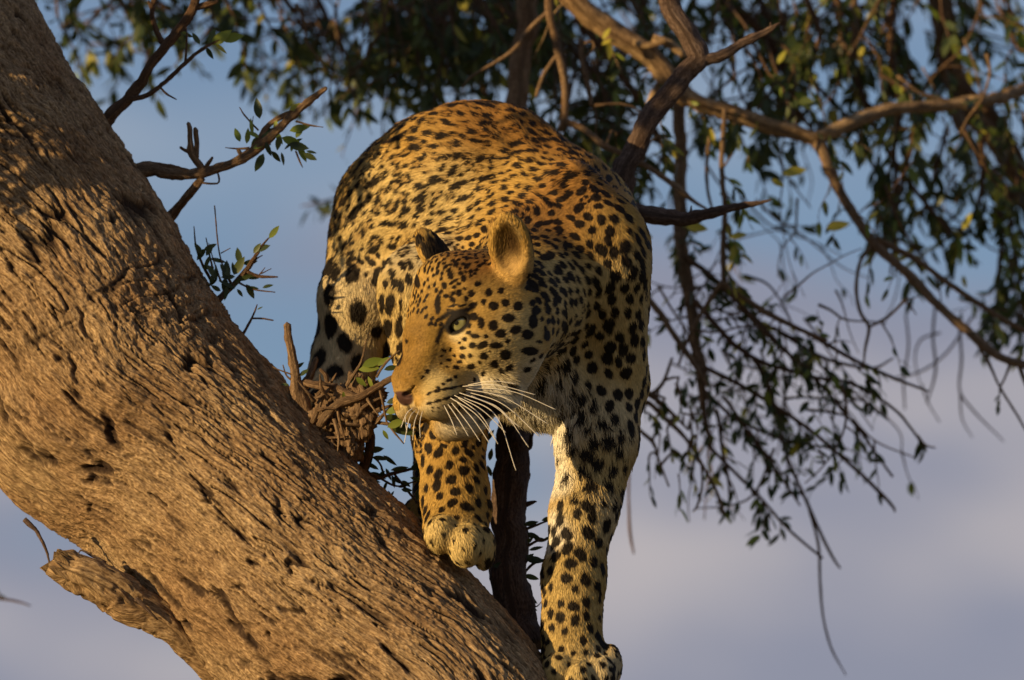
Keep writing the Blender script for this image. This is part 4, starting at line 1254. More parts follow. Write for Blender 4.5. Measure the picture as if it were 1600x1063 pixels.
# upper left forked shoot, in shade
shoot([[(165, 192, 330, 20), (182, 172, 325, 18), (215, 135, 320, 16), (250, 85, 315, 15), (280, 45, 310, 14), (303, 12, 305, 15), (314, -30, 300, 14)],
       [(258, 76, 316, 11), (246, 52, 320, 9), (238, 22, 322, 8), (242, -2, 322, 8), (250, -25, 322, 6)], [(238, 20, 322, 7), (232, 2, 322, 4)],
       [(196, 158, 322, 10), (230, 148, 310, 8), (265, 122, 300, 7), (300, 90, 295, 6), (326, 72, 292, 5), (345, 62, 290, 3)],
       [(290, 96, 297, 4), (292, 60, 297, 3), (291, 42, 297, 2)], [(250, 136, 304, 3), (262, 148, 302, 3.5), (276, 156, 300, 1.5)],
       [(303, 14, 305, 10), (325, 8, 303, 9), (340, 3, 300, 6)]],
      'forked bare shoot rising at the upper left of the trunk',
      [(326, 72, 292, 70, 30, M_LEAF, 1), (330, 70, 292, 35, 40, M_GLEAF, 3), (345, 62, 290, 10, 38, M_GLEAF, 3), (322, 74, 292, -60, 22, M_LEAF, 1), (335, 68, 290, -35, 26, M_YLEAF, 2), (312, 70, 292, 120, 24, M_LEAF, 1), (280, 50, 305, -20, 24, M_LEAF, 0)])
# knotted lit shoot at mid left
def dense_leaf(xs, ys, ds_, n, mats, L=(18, 30)):
    out = []
    for _ in range(n):
        out.append((random.uniform(*xs), random.uniform(*ys), random.uniform(*ds_), random.uniform(0, 360), random.uniform(*L), random.choice(mats), random.randrange(4)))
    return out
shoot([[(150, 275, 330, 30), (205, 264, 305, 26), (245, 266, 290, 24), (262, 272, 284, 20), (286, 276, 280, 16), (312, 272, 276, 17), (345, 262, 272, 15), (380, 245, 268, 15), (408, 226, 264, 14), (432, 204, 260, 13), (456, 182, 256, 13), (480, 162, 252, 12), (498, 148, 250, 9), (509, 139, 248, 7)],
       [(240, 260, 290, 14), (270, 262, 284, 8), (296, 268, 280, 6)], [(318, 268, 276, 12), (306, 250, 276, 11), (301, 236, 276, 12), (298, 218, 276, 8), (297, 202, 276, 8), (294, 192, 276, 5)],
       [(306, 246, 276, 9), (308, 225, 276, 8), (306, 203, 276, 8), (305, 200, 276, 5)], [(302, 238, 276, 9), (290, 236, 276, 6), (282, 231, 276, 5)],
       [(316, 278, 278, 13), (300, 300, 286, 13), (282, 320, 300, 14), (262, 342, 310, 16), (230, 365, 315, 18)], [(318, 266, 274, 6), (326, 255, 272, 6), (332, 246, 272, 4)], [(316, 286, 274, 3.5), (330, 287, 272, 3.5), (341, 286, 272, 3), (342, 277, 272, 3), (337, 262, 272, 2)],
       [(392, 240, 268, 10), (408, 212, 270, 10), (425, 190, 270, 9), (450, 178, 262, 10), (466, 172, 256, 9)], [(378, 246, 270, 8), (372, 234, 270, 5)], [(404, 204, 270, 3), (390, 190, 272, 3), (380, 178, 272, 2.5), (374, 168, 272, 1.5)],
       [(394, 195, 272, 2), (396, 182, 272, 1.2)], [(462, 190, 256, 3), (484, 196, 252, 3), (505, 199, 250, 1)], [(462, 236, 262, 3), (468, 252, 262, 3), (473, 262, 262, 1)], [(390, 232, 270, 5), (372, 233, 270, 3), (352, 231, 270, 1)]],
      'knotted twig with broken spurs reaching from the trunk towards the leopard',
      [(406, 186, 268, 100, 34, M_LEAF, 3), (452, 172, 252, 20, 30, M_YLEAF, 3), (385, 225, 266, 80, 26, M_GLEAF, 1), (375, 222, 266, 110, 24, M_GLEAF, 3), (395, 232, 262, 20, 22, M_GLEAF, 3), (440, 215, 256, -20, 34, M_GLEAF, 3),
       (452, 205, 256, 15, 34, M_GLEAF, 3), (450, 226, 256, -10, 34, M_LEAF, 3), (462, 216, 256, 60, 26, M_GLEAF, 1), (474, 240, 256, -25, 24, M_LEAF, 3), (478, 236, 256, -10, 18, M_LEAF, 2), (412, 240, 262, -115, 32, M_LEAF, 3), (424, 236, 262, -50, 24, M_LEAF, 1),
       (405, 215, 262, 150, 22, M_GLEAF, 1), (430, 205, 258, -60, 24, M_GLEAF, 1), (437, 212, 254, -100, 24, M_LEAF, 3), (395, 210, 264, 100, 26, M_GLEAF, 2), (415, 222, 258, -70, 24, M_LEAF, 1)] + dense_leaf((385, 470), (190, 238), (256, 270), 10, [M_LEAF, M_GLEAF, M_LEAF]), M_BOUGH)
# small leafy tuft lower down
shoot([[(310, 500, 225, 14), (338, 472, 215, 12), (362, 448, 212, 9), (382, 425, 208, 8), (398, 402, 204, 6), (410, 384, 202, 4), (420, 372, 200, 2)], [(362, 446, 212, 5), (350, 420, 212, 3), (342, 390, 212, 2.2), (335, 322, 210, 2)],
       [(385, 424, 208, 6), (405, 432, 206, 5), (434, 433, 204, 2.5)], [(390, 420, 208, 3.5), (400, 405, 206, 3), (410, 399, 206, 1.5)], [(370, 440, 210, 4), (395, 452, 208, 3), (430, 457, 206, 1.5)], [(334, 430, 214, 4), (328, 400, 214, 3), (322, 372, 214, 1.6)],
       [(405, 430, 206, 2.5), (414, 418, 206, 1.2)], [(408, 428, 206, 2), (424, 420, 206, 1)], [(330, 440, 218, 5), (316, 412, 222, 4), (306, 384, 222, 3), (303, 354, 222, 1.5)], [(345, 440, 212, 4), (332, 402, 212, 2), (326, 380, 212, 1.2)], [(345, 396, 212, 2), (360, 388, 211, 1)]],
      'small leafy tuft of twigs on the trunk edge',
      [(420, 373, 200, 52, 27, M_GLEAF, 1), (398, 392, 202, 20, 26, M_LEAF, 3), (396, 396, 202, 55, 20, M_LEAF, 3), (375, 412, 206, 100, 26, M_LEAF, 3), (365, 430, 206, 60, 34, M_LEAF, 3), (360, 432, 206, 130, 26, M_LEAF, 3), (352, 440, 206, 85, 34, M_LEAF, 3), (338, 436, 208, 120, 28, M_LEAF, 1),
       (322, 400, 212, 60, 22, M_LEAF, 3), (315, 398, 212, 120, 22, M_LEAF, 3), (318, 392, 212, 30, 24, M_LEAF, 1), (380, 430, 206, -10, 26, M_LEAF, 3), (385, 450, 206, -5, 20, M_LEAF, 1), (370, 452, 206, -50, 16, M_LEAF, 3), (410, 450, 206, 20, 18, M_LEAF, 1), (345, 455, 206, 150, 18, M_LEAF, 3)]
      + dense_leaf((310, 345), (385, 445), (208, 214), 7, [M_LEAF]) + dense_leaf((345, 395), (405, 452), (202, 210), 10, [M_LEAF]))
shoot([[(355, 560, 185, 7), (376, 528, 180, 5), (388, 508, 178, 4), (397, 490, 176, 3), (402, 476, 176, 1.5)], [(392, 498, 177, 3), (408, 498, 176, 3), (427, 501, 175, 2)]], None, [(402, 484, 176, 30, 10, M_LEAF, 2)], name='bare_twig')

# knot of stubs and twigs where the hind foot rests
kn = Batch()
kn.tube([(486, 690, 95, 44), (474, 640, 90, 30), (464, 600, 88, 19), (456, 560, 86, 15), (450, 530, 86, 13), (449, 508, 86, 12)], step=3, seg=16, rough=.16, seed=61)
kn.tube([(470, 618, 96, 24), (483, 588, 110, 14), (494, 560, 112, 8)], step=3, seg=10, rough=.2, seed=62)
kn.add(*blob(q(520, 650, 100), (38, 32, 42), 3, 0.6, 2.2)); kn.add(*blob(q(556, 640, 80), (36, 32, 46), 7, 0.6, 2.2)); kn.add(*blob(q(545, 690, 85), (26, 26, 32), 11, 0.6, 2.4)); kn.add(*blob(q(490, 690, 100), (38, 32, 40), 13, 0.6, 2.2))
kn.add(*blob(q(572, 620, 76), (26, 24, 26), 17, 0.7, 2.6))
for _ in range(22):
    x0, y0 = random.uniform(485, 585), random.uniform(598, 690); a_ = random.uniform(0, 6.28); L_ = random.uniform(22, 60); d0 = random.uniform(50, 78)
    kn.tube([(x0, y0, d0, random.uniform(5, 10)), (x0 + math.cos(a_) * L_ * .5 + random.uniform(-6, 6), y0 - math.sin(a_) * L_ * .5, d0 - 12, 5), (x0 + math.cos(a_) * L_, y0 - math.sin(a_) * L_ + random.uniform(-8, 8), d0 - 16, 2)], step=4, seg=7, rough=.25, seed=sd())
tag(kn.obj('knotted_stump', M_BOUGH, leaning_tree), 'knotted stump of old shoots in front of the hind foot')
shoot([[(500, 665, 60, 14), (510, 650, 52, 14), (528, 632, 45, 13), (560, 620, 40, 13), (590, 604, 36, 11), (620, 588, 34, 8), (640, 578, 34, 5)], [(476, 598, 84, 10), (500, 604, 70, 14), (530, 608, 60, 13), (556, 618, 50, 11)], [(512, 602, 66, 8), (508, 586, 66, 7), (500, 577, 66, 5)],
       [(488, 660, 64, 9), (496, 640, 56, 9), (504, 622, 56, 7)], [(543, 602, 52, 6), (556, 580, 48, 5), (566, 560, 46, 3), (572, 530, 46, 2)], [(592, 604, 36, 4), (598, 630, 34, 4), (604, 660, 34, 3)], [(604, 660, 34, 3), (616, 676, 34, 3), (631, 694, 34, 2)], [(563, 640, 46, 6), (580, 628, 44, 5), (600, 620, 44, 3)],
       [(588, 590, 40, 4), (604, 566, 40, 4), (624, 548, 40, 2)], [(470, 590, 84, 3), (436, 578, 84, 2), (426, 573, 84, 1.2)], [(474, 600, 90, 4), (450, 590, 90, 3), (442, 570, 90, 1.5)]],
      'lit forked twig with green leaves beside the muzzle',
      [(560, 578, 44, 8, 34, M_GLEAF, 1), (566, 572, 42, 20, 36, M_GLEAF, 3), (590, 572, 40, 40, 24, M_GLEAF, 1), (556, 590, 44, -40, 22, M_GLEAF, 3), (575, 588, 44, -70, 24, M_GLEAF, 2), (600, 578, 40, 15, 26, M_LEAF, 1), (604, 592, 36, -5, 24, M_LEAF, 3), (604, 630, 34, 20, 24, M_LEAF, 3),
       (603, 646, 32, 22, 32, M_GLEAF, 3), (605, 668, 32, 24, 30, M_GLEAF, 3), (600, 650, 42, -20, 40, M_LEAF, 3), (606, 664, 44, -18, 46, M_LEAF, 3), (598, 672, 34, -60, 18, M_GLEAF, 1), (536, 612, 50, -75, 18, M_GLEAF, 3), (548, 600, 50, 70, 20, M_LEAF, 2), (468, 588, 84, 40, 18, M_LEAF, 3), (452, 602, 90, 170, 14, M_LEAF, 1), (460, 576, 88, 30, 18, M_LEAF, 1)], M_BOUGH)
# low leaves in the gap behind the forelegs, both sides of the dead stem
shoot([[(560, 745, 120, 18), (572, 720, 125, 16), (580, 690, 130, 15), (578, 660, 130, 14)], [(566, 735, 122, 12), (590, 745, 130, 8), (610, 740, 138, 6), (645, 732, 150, 4), (668, 720, 160, 2)], [(600, 742, 134, 4), (590, 720, 134, 3), (562, 705, 134, 1.5)],
       [(615, 740, 140, 4), (640, 770, 150, 4), (655, 790, 150, 2)], [(590, 745, 130, 4), (620, 760, 134, 3), (650, 752, 140, 2)], [(575, 712, 126, 4), (565, 690, 126, 2)]],
      'dark leafy sprig in the gap behind the near foreleg',
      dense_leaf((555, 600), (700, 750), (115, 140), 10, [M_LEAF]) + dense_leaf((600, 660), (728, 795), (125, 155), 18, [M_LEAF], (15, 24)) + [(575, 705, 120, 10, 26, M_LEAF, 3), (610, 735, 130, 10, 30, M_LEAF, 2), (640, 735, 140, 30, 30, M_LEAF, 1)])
shoot([[(815, 900, 130, 5), (835, 880, 132, 4), (860, 872, 135, 2)], [(812, 830, 150, 5), (835, 822, 152, 4), (862, 812, 152, 2)], [(815, 860, 140, 5), (838, 846, 142, 4), (862, 842, 142, 2)], [(815, 950, 120, 4), (838, 948, 122, 2), (846, 940, 122, 1)], [(820, 975, 110, 3), (832, 970, 110, 1.5)]],
      'small dark leaves growing beside the dead stem',
      [(822, 874, 130, -5, 30, M_LEAF, 3), (818, 900, 130, -10, 26, M_LEAF, 3), (816, 880, 130, 40, 24, M_LEAF, 3), (820, 912, 128, -50, 20, M_LEAF, 1), (816, 945, 122, -20, 26, M_LEAF, 3), (820, 930, 122, -30, 24, M_LEAF, 1), (818, 820, 150, 10, 24, M_LEAF, 1), (820, 835, 150, -10, 24, M_LEAF, 3), (826, 860, 142, 15, 24, M_LEAF, 2), (834, 842, 142, -10, 22, M_LEAF, 1),
       (818, 850, 142, 30, 18, M_LEAF, 3), (760, 690, 230, 60, 22, M_LEAF, 1), (765, 720, 225, 80, 20, M_LEAF, 3), (768, 745, 215, 110, 20, M_LEAF, 1), (770, 885, 100, 10, 22, M_LEAF, 3), (850, 842, 142, 10, 18, M_LEAF, 2), (846, 814, 152, 20, 20, M_LEAF, 1)])
print('near shoots', round(time.time() - T0, 1))

# ------------------------------------------------------------------ leafy tree behind
bg = W(np.array([1700., 2300., -5300.]))
leafy_tree = empty('leafy_tree', Vector((bg[0], bg[1], 0)))
tag(leafy_tree, 'leafy tree with drooping twigs behind the leopard, blurred by distance', 'tree')
BGL = []          # (leafbag item, branch object)
BMIX = ((0.90, M_LEAF), (0.07, M_GLEAF), (0.03, M_YLEAF))
YMIX = ((0.62, M_LEAF), (0.20, M_GLEAF), (0.18, M_YLEAF))
def bough(rows_list, name='bough', mat=None, twigs=(), label=None, step=7, seg=12):
    bt, bag = Batch(), LeafBag()
    for rows in rows_list: bt.tube(rows, step=step, seg=seg, rough=.13, seed=sd())
    host = np.vstack([crom(xyd(rows), 40)[:, :3] for rows in rows_list]) if rows_list else None
    for t in twigs:
        t = dict(t)
        if t.pop('join', False):           # a thin stem ties the spray to its branch
            p_ = np.array(t['p'], float); h_ = host[np.argmin(np.linalg.norm(host - p_, axis=1))]
            m_ = (p_ + h_) / 2 + np.array([random.gauss(0, 8), random.gauss(0, 10), random.uniform(2, 16)])
            if np.linalg.norm(p_ - h_) > 4:
                bt.tube([(v_[0], -v_[2], v_[1], w_) for v_, w_ in ((h_, 5.0), (m_, 4.0), (p_, t['w']))], step=14, seg=5, rough=.12, seed=sd())
        twiglet(bt, bag, seed=sd(), **t)
    o = bt.obj(name, mat or M_BOUGH, leafy_tree)
    if label: tag(o, label)
    for it in bag.L: BGL.append((it, o))
    return o
def box_twigs(n, xs, ys, ds_, L=(60, 130), dirs=((0.2, 0, -1), 0.5), mats=BMIX, nleaf=(7, 12), w=(2.5, 4.5), droop=0.6, leaf=(24, 44), hang=0.6, bare=0.0):
    out = []
    for _ in range(n):
        d = np.array(dirs[0], float) + rnd(dirs[1])
        out.append(dict(p=q(random.uniform(*xs), random.uniform(*ys), random.uniform(*ds_)), d=d, L=random.uniform(*L), w=random.uniform(*w), droop=droop, nleaf=random.randint(*nleaf), leaf=leaf, mats=mats, hang=hang, bare=bare, join=True))
    return out
def along(rows, n, t0=0.0, t1=1.0, spread=0.8, base=(0.2, 0, -0.6), **k):
    """twigs that start on a bough"""
    P = crom(xyd(rows), 60)[:, :3]; out = []
    for i in range(n):
        p = P[int(59 * (t0 + (t1 - t0) * (i + random.random()) / n) * 0.999)]
        e = dict(p=p, d=np.array(base, float) + rnd(spread), L=random.uniform(*k.get('L', (50, 120))), w=random.uniform(2, 4), droop=k.get('droop', 0.6), nleaf=random.randint(*k.get('nleaf', (5, 9))), leaf=k.get('leaf', (20, 34)), mats=k.get('mats', BMIX), hang=k.get('hang', .5), bare=k.get('bare', .1))
        out.append(e)
    return out
# trunk of the leafy tree and its rise out of the frame
bough([[(1700, 5400, 2300, 420), (1760, 3600, 2350, 300), (1840, 2200, 2400, 230), (1880, 1100, 2450, 170), (1800, 500, 2400, 120), (1640, 340, 2300, 54), (1570, 235, 2230, 40), (1530, 190, 2200, 34), (1500, 160, 2180, 34), (1488, 110, 2150, 36), (1474, 50, 2100, 38), (1466, -30, 2080, 40), (1440, -300, 2000, 44), (1300, -560, 1700, 40)]],
      'trunk', twigs=box_twigs(12, (1440, 1500), (-20, 120), (1900, 2300), dirs=((0.6, 0, -.2), .5), mats=YMIX), step=14, seg=14)
r_ = [(1820, 560, 2400, 60), (1720, 300, 2200, 34), (1640, 150, 1800, 22), (1550, 155, 1500, 19), (1490, 162, 1450, 19), (1430, 168, 1400, 19), (1370, 176, 1350, 20), (1320, 195, 1300, 21), (1276, 213, 1280, 23), (1250, 209, 1270, 24), (1210, 197, 1250, 25), (1170, 186, 1230, 26), (1125, 172, 1220, 27), (1090, 160, 1200, 28), (1056, 142, 1190, 32), (1040, 120, 1180, 36), (1015, 90, 1170, 36), (985, 66, 1160, 36), (945, 40, 1150, 36), (905, 10, 1140, 36), (870, -40, 1130, 38), (800, -160, 1120, 40)]
bough([r_, [(1038, 122, 1180, 16), (1022, 150, 1180, 11), (1012, 180, 1180, 9), (1008, 210, 1180, 5)], [(1020, 60, 1150, 14), (1050, 72, 1150, 14), (1070, 88, 1150, 12)], [(986, 64, 1150, 12), (1010, 70, 1140, 10), (1040, 62, 1130, 8)]], 'limb', M_BARK, label='thick pale limb crossing behind the dead fork', twigs=along(r_, 22, .35, .98, .9, mats=BMIX) , step=6, seg=14)
r6 = [(1275, 214, 1280, 20), (1290, 245, 1270, 17), (1305, 285, 1260, 16), (1330, 330, 1250, 15), (1368, 380, 1240, 15), (1420, 430, 1230, 14), (1460, 470, 1220, 14), (1510, 515, 1210, 14), (1560, 555, 1200, 13), (1612, 575, 1200, 12)]
bough([r6, [(1368, 372, 1240, 10), (1430, 405, 1260, 9), (1500, 455, 1280, 9), (1560, 495, 1300, 8), (1612, 522, 1310, 8)], [(1362, 384, 1238, 7), (1344, 408, 1234, 6), (1338, 450, 1230, 6), (1345, 490, 1226, 6), (1358, 512, 1224, 6), (1352, 545, 1222, 5), (1349, 578, 1220, 2)], [(1358, 511, 1224, 5), (1385, 497, 1222, 5), (1412, 472, 1220, 5), (1420, 466, 1220, 3)], [(1414, 470, 1220, 4), (1424, 480, 1220, 3), (1432, 492, 1220, 1.5)], [(1420, 468, 1220, 3), (1438, 462, 1220, 1.5)],
       [(1520, 525, 1205, 6), (1545, 570, 1200, 5), (1562, 605, 1200, 4), (1590, 650, 1195, 4), (1612, 690, 1190, 3)], [(1582, 560, 1200, 6), (1570, 590, 1200, 4), (1562, 606, 1200, 3)], [(1590, 565, 1200, 8), (1612, 620, 1195, 6)]], label='slim bough sloping down to the right edge',
      twigs=along(r6, 7, .05, .5, .6, nleaf=(2, 5), mats=YMIX) + [dict(p=q(1562, 606, 1200), d=(0, 0, -.2), L=30, w=3, nleaf=6, leaf=(12, 20), mats=DARKMIX)])
bough([[(842, -160, 1250, 34), (830, -20, 1250, 32), (820, 60, 1245, 32), (814, 115, 1240, 32), (806, 165, 1235, 32), (797, 230, 1230, 32), (800, 330, 1230, 34)]], label='upright bough above the back of the leopard', step=7, seg=12)
bough([[(862, -60, 980, 14), (858, 15, 980, 13), (868, 60, 980, 12), (880, 110, 980, 12), (884, 170, 980, 12), (881, 192, 980, 13), (874, 204, 985, 10)], [(860, 14, 980, 9), (830, 45, 980, 8), (800, 80, 980, 7), (760, 106, 980, 5), (735, 122, 980, 4), (722, 138, 980, 2)], [(882, 190, 980, 11), (905, 199, 975, 10), (940, 222, 970, 10), (975, 241, 965, 9), (1010, 261, 960, 9), (1040, 281, 955, 9), (1066, 300, 950, 11), (1085, 315, 950, 6), (1108, 330, 950, 4)],
       [(906, 60, 1010, 7), (912, 100, 1010, 8), (920, 140, 1010, 8), (925, 165, 1010, 6)], [(875, 80, 990, 6), (850, 115, 1000, 6), (838, 150, 1005, 5)], [(912, 68, 1010, 4), (925, 64, 1010, 4), (928, 76, 1010, 4), (915, 90, 1010, 3)]], 'lit_twig', M_BOUGH,
      label='pale sunlit twig bent like an elbow above the shoulder', twigs=box_twigs(6, (930, 1040), (160, 230), (950, 1050), L=(40, 80), mats=YMIX, nleaf=(3, 6)), step=6)
r10 = [(1060, 150, 1350, 20), (1062, 220, 1350, 20), (1062, 290, 1345, 20), (1065, 350, 1340, 21), (1070, 410, 1330, 20), (1078, 470, 1320, 19), (1088, 540, 1310, 18), (1094, 590, 1300, 16), (1100, 640, 1300, 9), (1112, 700, 1300, 4)]
bough([r10, [(1056, 345, 1330, 9), (1058, 400, 1320, 9), (1066, 450, 1315, 6)]], label='upright bough of the hanging spray', twigs=along(r10, 12, .2, .98, .8, nleaf=(4, 8)))
r11 = [(1132, 170, 1150, 7), (1128, 260, 1150, 8), (1132, 330, 1150, 8), (1130, 390, 1150, 9), (1130, 443, 1150, 10)]
bough([r11, [(1130, 440, 1150, 8), (1105, 475, 1150, 7), (1082, 515, 1150, 6), (1060, 570, 1150, 4)], [(1130, 440, 1150, 9), (1160, 465, 1150, 9), (1200, 490, 1150, 9), (1250, 515, 1150, 7), (1292, 532, 1150, 5)], [(1128, 265, 1150, 4), (1145, 240, 1140, 3)], [(1110, 210, 1200, 6), (1104, 260, 1200, 6), (1106, 300, 1200, 5), (1115, 335, 1200, 4)]], 'lit_twig', label='thin pale twig hanging straight and forking', twigs=along(r11, 8, .3, 1, .8, mats=YMIX, nleaf=(3, 7), L=(30, 70)))
bough([[(1002, 455, 1120, 9), (1030, 490, 1120, 10), (1055, 525, 1120, 10), (1085, 570, 1120, 8), (1105, 602, 1120, 4)], [(985, 635, 1120, 8), (1010, 628, 1120, 8), (1040, 655, 1120, 8), (1062, 675, 1120, 7), (1085, 705, 1110, 6), (1108, 745, 1100, 5), (1124, 780, 1100, 5), (1130, 802, 1100, 6)], [(990, 600, 1125, 9), (1015, 618, 1120, 9), (1050, 645, 1120, 6), (1075, 672, 1120, 3)], [(1012, 620, 1120, 7), (1035, 600, 1125, 6), (1050, 560, 1125, 4)],
       [(990, 665, 1120, 7), (1020, 690, 1120, 6), (1030, 720, 1120, 4), (1045, 760, 1120, 3)], [(1095, 720, 1105, 4), (1098, 760, 1105, 4), (1088, 795, 1105, 4), (1082, 800, 1105, 2)]], 'lit_twig', label='bundle of pale lit twigs beside the elbow',
      twigs=box_twigs(14, (990, 1090), (590, 720), (1080, 1200), L=(30, 80), dirs=((0.3, 0, -.6), .7), mats=YMIX, nleaf=(2, 6), leaf=(16, 26)) + [dict(p=q(1060, 740, 1090), d=(.4, 0, -.8), L=60, w=3, nleaf=4, leaf=(26, 34), mats=((1, M_GLEAF),), bare=.3)])
SPR = [[(1085, 470, 1300, 10), (1130, 520, 1290, 9), (1180, 562, 1290, 8), (1270, 588, 1280, 7), (1330, 600, 1270, 6), (1400, 642, 1260, 5), (1440, 692, 1250, 4), (1462, 700, 1250, 2)],
       [(1070, 400, 1320, 9), (1120, 440, 1320, 9), (1180, 500, 1310, 8), (1240, 560, 1300, 7), (1290, 610, 1290, 6), (1340, 670, 1290, 5), (1395, 745, 1280, 4)],
       [(1092, 570, 1300, 9), (1170, 610, 1300, 8), (1250, 660, 1290, 7), (1330, 728, 1280, 6), (1390, 785, 1280, 6), (1398, 800, 1280, 3)],
       [(1180, 560, 1350, 7), (1210, 640, 1350, 6), (1230, 715, 1350, 6), (1262, 790, 1350, 6), (1300, 868, 1350, 5), (1313, 888, 1350, 3)],
       [(1262, 788, 1360, 4), (1278, 850, 1360, 5), (1281, 910, 1360, 4.5), (1287, 970, 1360, 4), (1300, 1015, 1360, 3.5), (1322, 1055, 1360, 2)],
       [(1100, 690, 1300, 6), (1150, 740, 1300, 6), (1190, 780, 1300, 5), (1230, 826, 1300, 5), (1285, 872, 1300, 4)],
       [(1200, 490, 1250, 8), (1260, 520, 1250, 7), (1320, 555, 1250, 7), (1380, 585, 1240, 6), (1450, 612, 1240, 4)],
       [(1090, 600, 1320, 7), (1150, 655, 1320, 6), (1230, 690, 1320, 5), (1290, 700, 1320, 4), (1340, 725, 1310, 3)],
       [(1130, 620, 1280, 6), (1180, 690, 1280, 6), (1210, 730, 1280, 5), (1250, 790, 1280, 3)], [(1150, 480, 1400, 7), (1220, 520, 1400, 7), (1290, 560, 1400, 6), (1360, 575, 1400, 5), (1395, 560, 1400, 3)],
       [(1210, 700, 1300, 5), (1180, 770, 1300, 4), (1140, 790, 1300, 3), (1085, 795, 1300, 2)], [(1120, 640, 1300, 6), (1128, 700, 1300, 6), (1140, 760, 1300, 5), (1137, 808, 1300, 2)], [(985, 700, 1500, 4), (982, 770, 1500, 4), (984, 830, 1500, 5), (990, 865, 1500, 3)],
       [(1260, 640, 1290, 5), (1320, 650, 1290, 4), (1370, 690, 1290, 3), (1432, 716, 1290, 2)]]
for _ in range(34):
    x0, y0, d0 = random.uniform(1010, 1330), random.uniform(430, 640), random.uniform(1150, 1700); a = random.gauss(-.75, .5); L = random.uniform(90, 220)
    P = [(x0, y0, d0, random.uniform(3.5, 6.5))]
    for k_ in range(5):
        a += random.gauss(-.04, .2); P.append((P[-1][0] + math.cos(a) * L / 5, P[-1][1] - math.sin(a) * L / 5, d0, P[-1][3] * .82))
    bough([P], 'bare_twig', M_BOUGH if random.random() < .4 else M_TWIG, twigs=along(P, random.randint(0, 3), .2, 1, .8, nleaf=(1, 4), leaf=(18, 32), mats=YMIX), step=9, seg=6)
for i, rr in enumerate(SPR):
    n = (16, 15, 14, 7, 0, 6, 12, 10, 7, 10, 4, 6, 0, 5)[i]
    tw = along(rr, n, 0.02, 0.72, .75, base=(.4, 0, -.5), L=(30, 85), nleaf=(2, 6), leaf=(18, 30), mats=((.86, M_LEAF), (.1, M_GLEAF), (.04, M_YLEAF)))
    if i == 0: tw.append(dict(p=q(1435, 680, 1250), d=(.3, 0, -.5), L=26, w=3, nleaf=6, leaf=(24, 34), mats=DARKMIX))
    if i == 5: tw.append(dict(p=q(1190, 780, 1300), d=(.3, 0, -.5), L=34, w=3, nleaf=6, leaf=(22, 30), mats=DARKMIX))
    bough([rr], 'drooping_twig', M_TWIG, twigs=tw, step=8, seg=7)
THIN = [[(1415, 490, 1900, 4), (1420, 540, 1900, 4), (1412, 590, 1900, 4), (1414, 640, 1900, 3)], [(1462, 470, 1900, 5), (1458, 530, 1900, 5), (1462, 580, 1900, 5), (1448, 630, 1900, 3)], [(1498, 500, 1900, 5), (1503, 560, 1900, 5), (1500, 610, 1900, 4), (1520, 640, 1900, 4), (1568, 690, 1900, 2)],
        [(1470, 520, 1950, 4), (1440, 530, 1950, 4), (1430, 560, 1950, 3), (1438, 600, 1950, 2)], [(1500, 610, 1900, 4), (1503, 655, 1900, 3), (1520, 684, 1900, 1.5)], [(1530, 480, 1950, 5), (1480, 550, 1950, 4), (1440, 580, 1950, 4), (1400, 590, 1950, 3)], [(1440, 600, 1900, 4), (1450, 630, 1900, 3), (1468, 660, 1900, 2)]]
for rr in THIN: bough([rr], 'drooping_twig', M_TWIG, step=9, seg=6)
# right hand side: hanging curtain of twigs and leaves
RT = [[(1488, 165, 2000, 20), (1510, 210, 1980, 17), (1540, 262, 1960, 16), (1600, 325, 1940, 15)], [(1300, -30, 1700, 14), (1330, 90, 1700, 12), (1360, 180, 1690, 10), (1396, 250, 1680, 9), (1440, 310, 1670, 8), (1490, 370, 1670, 7)], [(1400, -30, 1650, 14), (1390, 60, 1650, 12), (1405, 150, 1650, 10), (1398, 240, 1640, 9), (1400, 340, 1640, 8), (1392, 430, 1640, 4)],
      [(1330, -30, 1550, 14), (1338, 50, 1550, 13), (1332, 90, 1550, 10), (1310, 60, 1560, 8)], [(1440, 150, 1600, 8), (1425, 220, 1600, 8), (1408, 290, 1600, 7), (1400, 360, 1600, 4)], [(1520, 170, 1700, 9), (1535, 240, 1700, 9), (1528, 320, 1690, 8), (1500, 360, 1680, 8), (1470, 380, 1680, 3)], [(1560, 300, 1700, 8), (1565, 380, 1700, 8), (1560, 440, 1700, 6), (1568, 500, 1700, 3)], [(1600, 250, 1800, 10), (1580, 340, 1800, 9), (1590, 420, 1800, 8), (1600, 500, 1800, 6)],
      [(1220, 20, 1800, 10), (1250, 100, 1800, 9), (1290, 150, 1790, 8), (1330, 190, 1790, 8), (1370, 270, 1790, 6), (1410, 340, 1790, 3)], [(1480, 200, 1750, 8), (1462, 270, 1750, 7), (1440, 340, 1750, 5)], [(1380, 20, 1700, 10), (1410, 90, 1700, 9), (1430, 130, 1700, 5)], [(1260, 0, 1500, 10), (1280, 50, 1500, 9), (1270, 90, 1500, 6)]]
for i, rr in enumerate(RT):
    bough([rr], 'drooping_twig', M_BOUGH if i in (0, 3) else M_TWIG, twigs=along(rr, (10, 14, 13, 6, 9, 11, 11, 11, 13, 9, 9, 9)[i], 0, 1, .6, base=(.05, 0, -.9), L=(50, 120), nleaf=(4, 8), mats=((.74, M_LEAF), (.17, M_GLEAF), (.09, M_YLEAF)), leaf=(20, 44)), step=10, seg=7)
